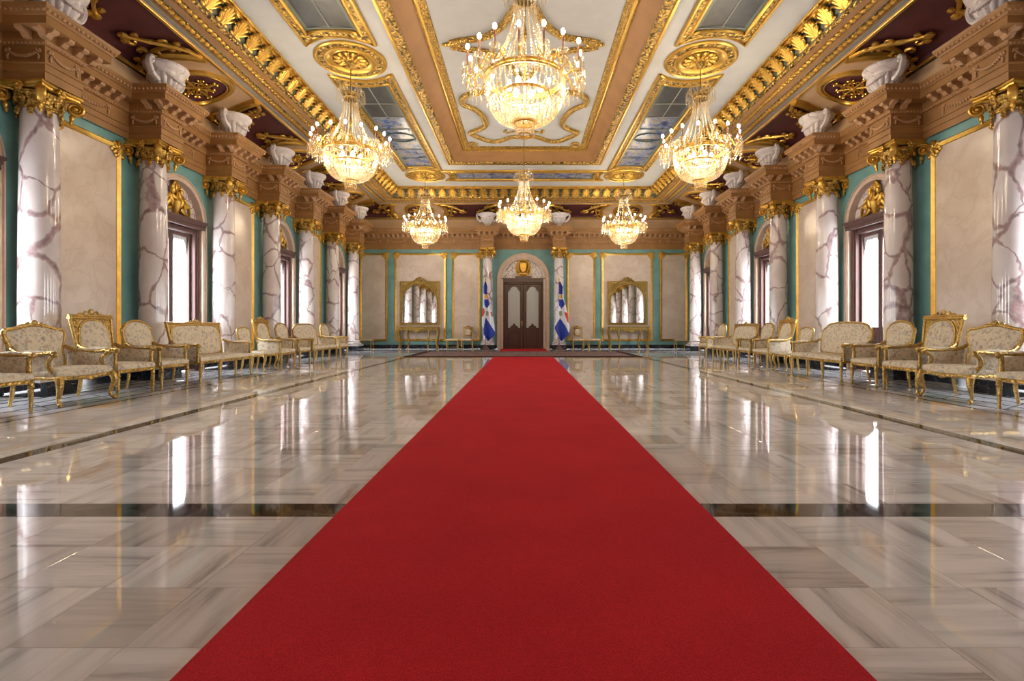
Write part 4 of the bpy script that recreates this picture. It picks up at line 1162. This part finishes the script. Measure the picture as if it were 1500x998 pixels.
def turned(mb, x, y, h=.37, k=1.0, c=None):
    mb.lathe([(.018*k,0),(.024*k,.02),(.017*k,.05),(.022*k,.12),(.029*k,.24),(.031*k,h-.11),(.022*k,h-.10),(.034*k,h-.085),(.034*k,h-.07),(.03*k,h-.065),(.034*k,h)], 10, (x,y,0))
def spiral_leg(mb, x, y, h=.37):
    turned(mb, x, y, h, .9)
    mb.tube([V(x+.022*math.cos(t*.9), y+.022*math.sin(t*.9), .05+(h-.17)*t/22) for t in range(23)], .009, 5)
def arms(c, hw, depth_f, ztop=.665, style='open', seatz=.42):
    for sx in (-1, 1):
        x = sx*hw
        mb = MB(); yb = lean(.70)-.02
        pts = catmull([V(x*.93, yb, .74), V(x*1.0, yb-.12, ztop+.015), V(x*1.06, -.06, ztop), V(x*1.06, -depth_f+.06, ztop+.01), V(x*1.05, -depth_f+.01, ztop-.005), V(x*1.05,-depth_f+.03, ztop-.035)], 5)
        mb.tube(pts, .026, 8)
        mb.ell((x*1.05, -depth_f+.025, ztop-.012), .034, .036, .034, 8, 6)
        if style == 'scroll':
            mb.tube(catmull([V(x*1.05,-depth_f+.05,ztop-.02), V(x*1.0,-depth_f+.12,ztop-.11), V(x*1.02,-depth_f+.09,seatz+.05), V(x*1.0,-depth_f+.02,seatz-.03)], 5), .028, 8)
        else:
            mb.lathe([(.026,seatz-.06),(.022,seatz),(.03,seatz+.05),(.02,seatz+.10),(.026,ztop-.06),(.03,ztop-.03),(.024,ztop)], 10, (x*1.03, -depth_f+.05, 0))
        a = mb.build('arm', 'gold_chair', c)
        pd = MB(); pd.tube([V(x*1.04, .10, ztop+.02), V(x*1.06, -.02, ztop+.022), V(x*1.06, -depth_f+.14, ztop+.022)], [.02,.03,.02], 8, flat=.8, up=(0,0,1)); pd.build('arm_pad', 'fabric', a)
        mb = MB(); P = [(yb-.02, seatz), (-depth_f+.08, seatz), (-depth_f+.07, ztop-.03), (-.02, ztop-.02), (yb-.02, ztop+.03)]
        mb.prism(P, lambda y,z: (x*.97, y, z), lambda y,z: (x*1.02, y, z)); mb.build('side_panel', 'fabric', a, False)
def crest(c, z, w=.10, s=1.0):
    mb = MB(); yb = lean(z)
    mb.ell((0,yb-.01,z+.02*s), .045*s,.03,.045*s, 10, 6)
    for sx in (-1, 1):
        mb.tube([V(sx*(.055+x)*s, yb-.01, z+.0+zz*s) for x, zz in spiral(.03,.005,.05,.012,PI if sx else 0,.9,12)], .014*s, 6)
        mb.ell((sx*.14*s, yb, z-.008), .07*s,.02,.018*s, 8, 5)
    return mb.build('crest', 'gold_chair', c)
def apron(c, hw, hd, serp, carved=True):
    mb = MB(); z0, z1 = .335, .385
    n = 12
    pts = [V(-hw+2*hw*i/n, -hd-serp*(1-(-1+2*i/n)**2)+.015, (z0+z1)/2 - (.012*math.sin(PI*i/n) if carved else 0)) for i in range(n+1)]
    mb.tube(pts, .03, 6, flat=1.0, up=(0,0,1))
    for sx in (-1, 1): mb.tube([V(sx*hw,-hd+.02,.36), V(sx*hw*.9,hd,.36)], .03, 6)
    mb.tube([V(-hw*.9,hd,.36), V(hw*.9,hd,.36)], .028, 6)
    if carved:
        mb.ell((0,-hd-serp-.01,.335), .07,.022,.035, 10, 5)
        for sx in (-1, 1):
            for k in range(4): mb.ell((sx*(.09+.06*k),-hd-serp*(1-((.09+.06*k)/hw)**2)-.01,.345+.006*k), .04,.016,.02, 8, 4)
    return mb.build('seat_rail', 'gold_carve' if not carved else 'gold_chair', c)
def rear_legs(c, hw, hd):
    for sx in (-1, 1):
        MB().tube(catmull([V(sx*hw*.86,hd-.03,.40), V(sx*hw*.86,hd-.02,.2), V(sx*hw*.87,hd+.015,0.004)], 4), [.027]*3+[.024]*3+[.02]*3, 8).build('leg', 'gold_chair', c)
def seat_parts(kind):
    c = empty(kind)
    if kind == 'bergere_armchair':
        hw, hd = .40, .32
        cushion(MB(), hw+.03, hd, .37, .475, .05).build('seat', 'fabric', c, True, 60); apron(c, hw, hd, .05)
        for sx in (-1, 1):
            mb = MB(); cabriole(mb, sx*hw, -hd, sx*.6, -1); mb.build('leg', 'gold_chair', c)
        rear_legs(c, hw, hd)
        o = mirror_pts([(-.02,.44),(-.30,.45),(-.345,.56),(-.34,.68),(-.38,.79),(-.41,.89),(-.39,.955),(-.27,.975),(-.12,1.01),(0,1.02)])
        o = [(p.x, p.y) for p in catmull([V(x,z) for x,z in o], 3, True)]
        fill_back(MB(), o, c, .05).build('backrest', 'fabric', c, True, 60)
        mb = MB(); outline_tube(mb, o, .028); mb.build('back_frame', 'gold_chair', c)
        crest(c, 1.03); arms(c, hw, hd, .665, 'scroll', .42)
    elif kind == 'high_back_armchair':
        hw, hd = .345, .31
        cushion(MB(), hw+.02, hd, .37, .465, .015).build('seat', 'fabric', c, True, 60); apron(c, hw, hd, .015, False)
        for sx in (-1, 1):
            mb = MB(); spiral_leg(mb, sx*hw, -hd+.02); mb.build('leg', 'gold_chair', c)
        rear_legs(c, hw, hd)
        h = [(-.02,.48),(-.20,.50),(-.265,.62),(-.27,.80),(-.245,.96),(-.16,1.07),(-.05,1.10),(0,1.10)]
        o = [(p.x, p.y) for p in catmull([V(x,z) for x,z in mirror_pts(h)], 3, True)]
        fill_back(MB(), o, c, .04).build('backrest', 'fabric', c, True, 60)
        mb = MB(); outline_tube(mb, o, .022)
        for sx in (-1, 1): mb.tube([V(sx*x, lean(z), z) for x, z in ((.29,.40),(.305,.6),(.335,.9),(.36,1.14))], .025, 8)
        mb.tube([V(-.385,lean(1.13),1.13), V(.385,lean(1.13),1.13)], .027, 8); mb.tube([V(-.385,lean(1.165),1.165), V(.385,lean(1.165),1.165)], .02, 8)
        mb.build('back_frame', 'gold_chair', c)
        for sx in (-1, 1):
            mb = MB()
            for (u, z, r, a0, tr) in ((.30,1.07,.045,0,1.1),(.24,1.08,.035,2,-1),(.315,.98,.035,1,1),(.31,.90,.03,2,1)):
                mb.tube([V(sx*(u+x_), lean(z), z+z_) for x_, z_ in spiral(0,0,r,.008,a0,tr,12)], .011, 5)
            P = [(sx*.355,1.12),(sx*.18,1.12),(sx*.235,1.02),(sx*.27,.90),(sx*.275,.80),(sx*.31,.80)]
            mb.prism(P, lambda x,z: (x, lean(z)-.004, z), lambda x,z: (x, lean(z)+.012, z)); mb.build('spandrel', 'gold_chair', c, True)
        crest(c, 1.20, s=1.1); arms(c, hw, hd, .675, 'post', .42)
    elif kind == 'round_back_armchair':
        hw, hd = .31, .30
        cushion(MB(), hw+.02, hd, .37, .46, .02).build('seat', 'fabric', c, True, 60); apron(c, hw, hd, .02, False)
        for sx in (-1, 1):
            mb = MB(); turned(mb, sx*hw, -hd+.02); mb.build('leg', 'gold_chair', c)
        rear_legs(c, hw, hd)
        h = [(-.02,.46),(-.25,.47),(-.285,.62),(-.305,.82),(-.31,.95),(-.27,.985),(-.23,1.04),(-.11,1.085),(0,1.095)]
        o = [(p.x, p.y) for p in catmull([V(x,z) for x,z in mirror_pts(h)], 3, True)]
        fill_back(MB(), o, c, .045).build('backrest', 'fabric', c, True, 60)
        mb = MB(); outline_tube(mb, o, .027); mb.ell((0,lean(1.10),1.10),.07,.02,.018,8,5); mb.build('back_frame', 'gold_chair', c)
        arms(c, hw, hd, .665, 'post', .42)
    elif kind == 'side_chair':
        hw, hd = .25, .26
        cushion(MB(), hw+.02, hd, .37, .45, .02).build('seat', 'fabric', c, True, 60); apron(c, hw, hd, .02, False)
        for sx in (-1, 1):
            mb = MB(); cabriole(mb, sx*hw, -hd+.01, sx*.5, -1, k=.8); mb.build('leg', 'gold_chair', c)
        rear_legs(c, hw, hd)
        h = [(-.02,.56),(-.18,.57),(-.215,.70),(-.245,.84),(-.235,.94),(-.13,.975),(0,.985)]
        o = [(p.x, p.y) for p in catmull([V(x,z) for x,z in mirror_pts(h)], 3, True)]
        fill_back(MB(), o, c, .03).build('backrest', 'fabric', c, True, 60)
        mb = MB(); outline_tube(mb, o, .023)
        for sx in (-1, 1): mb.tube([V(sx*.20,lean(.40),.38), V(sx*.19,lean(.62),.62)], .02, 8)
        mb.build('back_frame', 'gold_chair', c)
    elif kind in ('crested_settee', 'rounded_settee'):
        hw, hd = .85, .30
        cushion(MB(), hw+.02, hd, .37, .46, .012, .96).build('seat', 'fabric', c, True, 60); apron(c, hw, hd, .012, False)
        for x in (-hw, -.27, .27, hw):
            mb = MB(); turned(mb, x, -hd+.02); mb.build('leg', 'gold_chair', c)
        rear_legs(c, hw, hd)
        if kind == 'crested_settee':
            h = [(-.02,.46),(-.5,.46),(-.68,.50),(-.73,.62),(-.73,.82),(-.69,.96),(-.58,1.02),(-.3,1.035),(0,1.035)]
        else:
            h = [(-.02,.46),(-.5,.46),(-.72,.48),(-.76,.62),(-.78,.82),(-.75,.94),(-.66,.985),(-.60,1.04),(-.40,1.075),(0,1.085)]
        o = [(p.x, p.y) for p in catmull([V(x,z) for x,z in mirror_pts(h)], 3, True)]
        fill_back(MB(), o, c, .045).build('backrest', 'fabric', c, True, 60)
        mb = MB(); outline_tube(mb, o, .026)
        if kind == 'crested_settee':
            for sx in (-1, 1):
                mb.tube([V(sx*x, lean(z), z) for x, z in ((.74,.40),(.755,.7),(.80,1.07))], .025, 8)
                P = [(sx*.79,1.06),(sx*.55,1.06),(sx*.66,1.0),(sx*.72,.90),(sx*.735,.78),(sx*.76,.78)]
                mb.prism(P, lambda x,z: (x, lean(z)-.004, z), lambda x,z: (x, lean(z)+.012, z))
            mb.tube([V(-.82,lean(1.07),1.07), V(.82,lean(1.07),1.07)], .026, 8)
        mb.build('back_frame', 'gold_chair', c)
        if kind == 'crested_settee': crest(c, 1.10)
        arms(c, hw, hd, .665, 'post', .42)
    elif kind == 'gilt_stool':
        cushion(MB(), .27, .22, .41, .47, .0).build('seat', 'fabric', c, True, 60)
        mb = MB()
        for a, b in (((-.25,-.2),(.25,-.2)),((.25,-.2),(.25,.2)),((.25,.2),(-.25,.2)),((-.25,.2),(-.25,-.2))): mb.tube([V(*a,.39), V(*b,.39)], .025, 6)
        mb.build('seat_rail', 'gold_chair', c)
        for sx in (-1, 1):
            for sy in (-1, 1):
                mb = MB(); turned(mb, sx*.24, sy*.19, .39, .9); mb.build('leg', 'gold_chair', c)
        MB().tube([V(-.24,0,.10), V(.24,0,.10)], .015, 6).build('stretcher', 'gold_chair', c)
    elif kind == 'ballroom_chair':
        cushion(MB(), .25, .22, .41, .47, .0).build('seat', 'fabric', c, True, 60)
        mb = MB()
        for a, b in (((-.24,-.2),(.24,-.2)),((.24,-.2),(.22,.22)),((.22,.22),(-.22,.22)),((-.22,.22),(-.24,-.2))): mb.tube([V(*a,.39), V(*b,.39)], .025, 6)
        mb.build('seat_rail', 'gold_chair', c)
        for sx in (-1, 1):
            mb = MB(); turned(mb, sx*.23, -.19, .39, .9); mb.build('leg', 'gold_chair', c)
            MB().tube([V(sx*.22,.22,0.004), V(sx*.22,.22,.45), V(sx*.21,.28,1.0)], .021, 8).build('leg', 'gold_chair', c)
        mb = MB()
        for z in (.60, .95, 1.0): mb.tube([V(-.215,lean(z)-.05,z), V(.215,lean(z)-.05,z)], .019, 8)
        mb.ell((0,lean(1.03)-.05,1.03),.08,.02,.03,8,5); mb.build('back_frame', 'gold_chair', c)
        o = [(.13*math.cos(2*PI*k/24), .775+.15*math.sin(2*PI*k/24)) for k in range(24)]
        fill_back(MB(), o, c, .02, .03, -.05).build('backrest', 'fabric', c, True, 60)
        mb = MB(); outline_tube(mb, o, .018, -.05)
        for sx in (-1, 1): mb.tube([V(sx*.13,lean(.78)-.05,.78), V(sx*.21,lean(.78)-.05,.78)], .014, 6)
        mb.build('oval_frame', 'gold_chair', c)
    return c
PROTO = {}
def seat(kind, x, y, rz, label, cat, group, s=1.0):
    if kind not in PROTO: PROTO[kind] = seat_parts(kind); o = PROTO[kind]
    else: o = copy_tree(PROTO[kind])
    o.location = (x, y, .0006); o.rotation_euler = (0,0,rz); o.scale = (s,s,s)
    tag(o, label, cat, group); return o
NAMES = {'bergere_armchair': ('wide gilt armchair with scrolled arms', 'armchair'),
         'high_back_armchair': ('tall square-topped gilt armchair with crest', 'armchair'),
         'round_back_armchair': ('gilt armchair with rounded floral back', 'armchair'),
         'side_chair': ('small armless gilt chair with floral back', 'chair'),
         'crested_settee': ('long gilt settee with square crested back', 'settee'),
         'rounded_settee': ('long gilt settee with rounded floral back', 'settee')}
LEFT = [('round_back_armchair', 5.72, 'at the end of the row farthest from the door'), ('bergere_armchair', 6.74, 'second from the row end away from the door'), ('high_back_armchair', 7.66, 'beside the wide scrolled armchair, away from the door'),
        ('round_back_armchair', 8.52, 'between a tall square-topped armchair and the first settee'), ('crested_settee', 10.05, 'before the midway window'), ('side_chair', 11.75, 'between a settee and a tall armchair, mid row'),
        ('high_back_armchair', 12.6, 'mid row, beside the small armless chair'), ('round_back_armchair', 13.6, 'mid row, next to the settee closer to the door'), ('rounded_settee', 15.05, 'at the door end of the row'), ('round_back_armchair', 16.55, 'last in the side row toward the door')]
RIGHT = [('round_back_armchair', 5.95, None), ('bergere_armchair', 7.0, None), ('high_back_armchair', 7.90, None), ('round_back_armchair', 8.75, None), ('rounded_settee', 10.22, 'before the midway window'), ('side_chair', 11.62, None),
         ('high_back_armchair', 12.55, None), ('round_back_armchair', 13.5, None), ('crested_settee', 14.85, 'at the door end of the row'), ('round_back_armchair', 16.6, None)]
SHORT = {'bergere_armchair': 'wide scroll-armed gilt armchair', 'high_back_armchair': 'tall square-topped gilt armchair', 'round_back_armchair': 'gilt round-backed armchair', 'side_chair': 'small armless gilt chair'}
for sgn, row in ((-1, LEFT), (1, RIGHT)):
    for i, (k, y, _) in enumerate(row):
        if 'settee' in k: lab = NAMES[k][0] + (', before the midway window' if y < 12 else ', the one nearer the door')
        else: lab = '%s, %s seat from door, %s' % (SHORT[k], ORD[9-i], SIDE[sgn])
        seat(k, CX - 6.13 if sgn < 0 else CX + 6.05, y, -sgn*PI/2, lab, NAMES[k][1], 'gilt seats along the side walls')
FE = {-1: 'both edges', 1: 'one edge'}
for sgn in (-1, 1):
    seat('ballroom_chair', sgn*2.48-.02, YF-.45, 0, 'small gilt oval-backed chair near flag showing red on %s' % FE[sgn], 'chair', 'gilt chairs by the door columns')
    seat('gilt_stool', sgn*3.17, YF-.42, 0, 'low gilt stool between console and chair near flag showing red on %s' % FE[sgn], 'stool', 'gilt stools by the consoles')
    seat('gilt_stool', sgn*7.0+.02, YF-.55, 0, 'low gilt stool in far corner by door wall, %s' % SIDE[sgn], 'stool', 'gilt corner stools', .95)

# ------------------------------------------------------------------ console tables and mirrors
def console_parts(c):
    hw, D = .93, .42
    MB().bbox(-hw, hw, -D, 0, .985, 1.03, .01).build('table_top', 'gold_old', c, False)
    mb = MB(); n = 16
    pts = [(-hw+.06,.98),(hw-.06,.98)] + [(hw-.06-(2*hw-.12)*i/n, .86 - .05*abs(math.cos(i/n*PI*2))*(1 if 3 < i < 13 else .3) - (.06 if abs(i-8) < 2 else 0)) for i in range(n+1)]
    mb.prism(pts, lambda x,z: (x,-D+.04,z), lambda x,z: (x,-D+.07,z))
    for sx in (-1, 1): mb.prism([(-D+.05,.98),(-.01,.98),(-.01,.86),(-D+.05,.86)], lambda y,z: (sx*(hw-.09),y,z), lambda y,z: (sx*(hw-.06),y,z))
    for k in range(-6, 7): mb.ell((k*.12,-D+.03,.90-.03*math.cos(k*.5)), .05,.02,.035, 8, 4)
    mb.ell((0,-D+.02,.83), .10,.03,.07, 10, 6); mb.build('apron', 'gold_old', c, True)
    for x, y in ((-.84,-D+.07),(-.44,-D+.10),(.44,-D+.10),(.84,-D+.07),(-.84,-.06),(.84,-.06)):
        s_ = -1 if x < 0 else 1; mb = MB()
        P = catmull([V(x,y,.97), V(x+s_*.045,y-.03,.85), V(x+s_*.05,y-.03,.70), V(x,y,.42), V(x-s_*.005,y,.16), V(x+s_*.03,y-.03,.03)], 4)
        mb.tube(P, [.062-.0014*i for i in range(len(P))], 8); mb.ell((x+s_*.03,y-.03,.03), .04,.04,.03, 8, 5); mb.build('leg', 'gold_old', c)
def mirror_parts(c):
    hw, h = .90, 1.98; gw = .80
    MB().box(-hw+.02, hw-.02, -.03, 0, .02, h-.02).build('backboard', 'gold_old', c, False)
    n = 24; zs = 1.02; pts = [(-gw,.08),(gw,.08)] + [(gw*math.cos(PI*i/n), zs + .86*math.sin(PI*i/n)) for i in range(n+1)]
    MB().add([(x,-.036,z) for x,z in pts], [tuple(range(len(pts)))]).build('mirror_glass', 'mirror', c, False)
    mb = MB(); mb.tube([V(x,-.045,z) for x,z in pts], .032, 8, True)
    mb.sweep([(-hw,0),(hw,0),(hw,h),(-hw,h)], [(0,0),(0,.05),(.03,.065),(.07,.05),(.09,.03)], closed=True)
    k = 4*5; mb.v[-k:] = [(x,-d,z) for x,z,d in mb.v[-k:]]
    mb.build('frame', 'gold_old', c, True, 50)
    for sx in (-1, 1):
        mb = MB(); P = [(sx*(hw-.04),h-.05)] + [(sx*(gw+.02)*math.cos(PI/2*i/10), zs + .89*math.sin(PI/2*i/10)) for i in range(11)] + [(sx*.02, h-.05)]
        mb.prism(P, lambda x,z: (x,-.045,z), lambda x,z: (x,-.03,z))
        for (u, z, r, a0) in ((.66,1.72,.10,0),(.76,1.56,.06,1),(.50,1.83,.06,2)): mb.tube([V(sx*(u+x_),-.055,z+z_) for x_, z_ in spiral(0,0,r,.015,a0,1.3,14)], .018, 6)
        mb.build('spandrel', 'gold_old', c, True)
    mb = MB(); mb.ell((0,-.07,h+.09), .09,.05,.11, 10, 6); mb.ell((0,-.10,h+.10), .05,.04,.07, 10, 6)
    for sx in (-1, 1):
        P = catmull([V(sx*.06,-.06,h+.06), V(sx*.18,-.06,h+.06), V(sx*.30,-.06,h-.02), V(sx*.44,-.06,h-.10), V(sx*.58,-.06,h-.22)], 4)
        mb.tube(P, [.05-.0018*i for i in range(len(P))], 8)
        mb.ell((sx*.14,-.07,h+.12), .05,.03,.04, 8, 5)
    mb.build('crest', 'gold_old', c)
cp = empty('console_table'); console_parts(cp); mp_ = empty('mirror'); mirror_parts(mp_)
for sgn in (-1, 1):
    o = cp if sgn < 0 else copy_tree(cp); o.location = (sgn*4.74+.02, YF-.07, .0006)
    tag(o, 'carved gilt console table under arched mirror, %s' % SIDE[sgn], 'table', 'console tables under the mirrors')
    o = mp_ if sgn < 0 else copy_tree(mp_); o.location = (sgn*4.74+.02, YF-.065, 1.10); o.rotation_euler = (-.016, 0, 0)
    tag(o, 'arched gilt-framed wall mirror above a console, %s' % SIDE[sgn], 'mirror', 'arched mirrors on the door wall')

# ------------------------------------------------------------------ flags
def inside(p, poly):
    x, z = p; r = False
    for i in range(len(poly)):
        x0, z0 = poly[i]; x1, z1 = poly[i-1]
        if (z0 > z) != (z1 > z) and x < (x1-x0)*(z-z0)/(z1-z0)+x0: r = not r
    return r
# outlines in pixels of an enlarged view of the flag, turned into metres: 194 px per metre, cloth top 2.63 m
def flag(x, y, edge_l, edge_r, polys, label):
    root = empty('flag', (x, y, .0006)); tag(root, label, 'flag')
    k = 1/190.0
    def interp(E, q):
        for (q0, v0), (q1, v1) in zip(E, E[1:]):
            if q0 <= q <= q1: return v0 + (v1-v0)*(q-q0)/(q1-q0)
        return E[-1][1]
    q0, q1 = 400, 893
    def cell(u, v):
        q = q0 + (q1-q0)*v; a, b = interp(edge_l, q), interp(edge_r, q); return a + (b-a)*u, q
    def fn(u, v):
        X, q = cell(u, v); z = .20 + (930-q)*k; w = .5 + .5*v
        return V((X-135)*k, -.06 - .05*w*math.sin(u*7.5 + v*2.0) - .03*v*math.sin(u*17), z)
    def mi(u, v):
        p = cell(u+.02, v+.008)
        for i, P in polys:
            if inside(p, P): return i
        return 1
    MB().grid(fn, 26, 70, mi).build('cloth', ['blue', 'white', 'flagred', 'emblem', 'goldcloth'], root, True, 70)
    MB().tube([V(-.06,0,.10), V(-.06,0,2.98)], .016, 8).build('pole', 'wood_door', root)
    MB().lathe([(.012,2.98),(.03,3.0),(.02,3.03),(.035,3.08),(.02,3.14),(.004,3.20)], 10, (-.06,0,0)).build('finial', 'gold', root)
    mb = MB(); mb.add([(-.22,-.14,0),(.14,-.14,0),(.14,.12,0),(-.22,.12,0),(-.10,-.04,.20),(-.02,-.04,.20),(-.02,.04,.20),(-.10,.04,.20)], [(0,3,2,1),(4,5,6,7),(0,1,5,4),(1,2,6,5),(2,3,7,6),(3,0,4,7)])
    mb.build('stand', 'wood', root, False)
EL = [(400,120),(440,108),(500,112),(545,118),(600,110),(640,98),(690,97),(760,96),(800,108),(835,108),(893,144)]
ER = [(400,128),(440,142),(500,140),(545,152),(600,162),(640,172),(690,188),(760,200),(820,204),(845,203),(893,150)]
PL = [(3, [(128,645),(150,645),(150,678),(139,690),(128,678)]), (4, [(110,512),(142,508),(146,542),(114,545)]),
      (2, [(90,620),(110,618),(120,650),(108,690),(90,690)]), (2, [(165,652),(182,660),(192,695),(176,685)]), (2, [(142,508),(150,512),(156,548),(146,545)]),
      (0, [(90,390),(160,390),(160,505),(90,510)]), (0, [(114,545),(150,545),(162,590),(137,622),(118,600)]),
      (0, [(126,698),(160,750),(210,828),(210,846),(150,900),(130,900),(100,835),(112,780)])]
flag(-DCOL, YF-.95, EL, ER, PL, 'blue red and white flag hanging beside the door, red showing on both edges')
sft = lambda L, d_: [(q, v+d_) for q, v in L]
EL2 = [(400,126),(440,120),(500,122),(545,122),(600,112),(660,108),(720,98),(790,85),(893,136)]
ER2 = [(400,132),(440,150),(500,152),(545,162),(600,178),(660,192),(720,198),(780,212),(840,206),(893,144)]
PR2 = [(3, [(122,645),(150,645),(150,678),(136,690),(122,678)]), (4, [(122,512),(150,508),(152,542),(124,545)]),
       (2, [(165,655),(200,662),(205,745),(190,735)]),
       (0, [(90,390),(170,390),(170,505),(90,510)]), (0, [(116,548),(155,545),(172,590),(145,625),(122,600)]),
       (0, [(132,704),(175,770),(210,838),(150,900),(130,900),(80,790),(105,745)])]
flag(DCOL+.03, YF-.95, EL2, ER2, PR2, 'blue red and white flag hanging beside the door, red showing on one edge only')
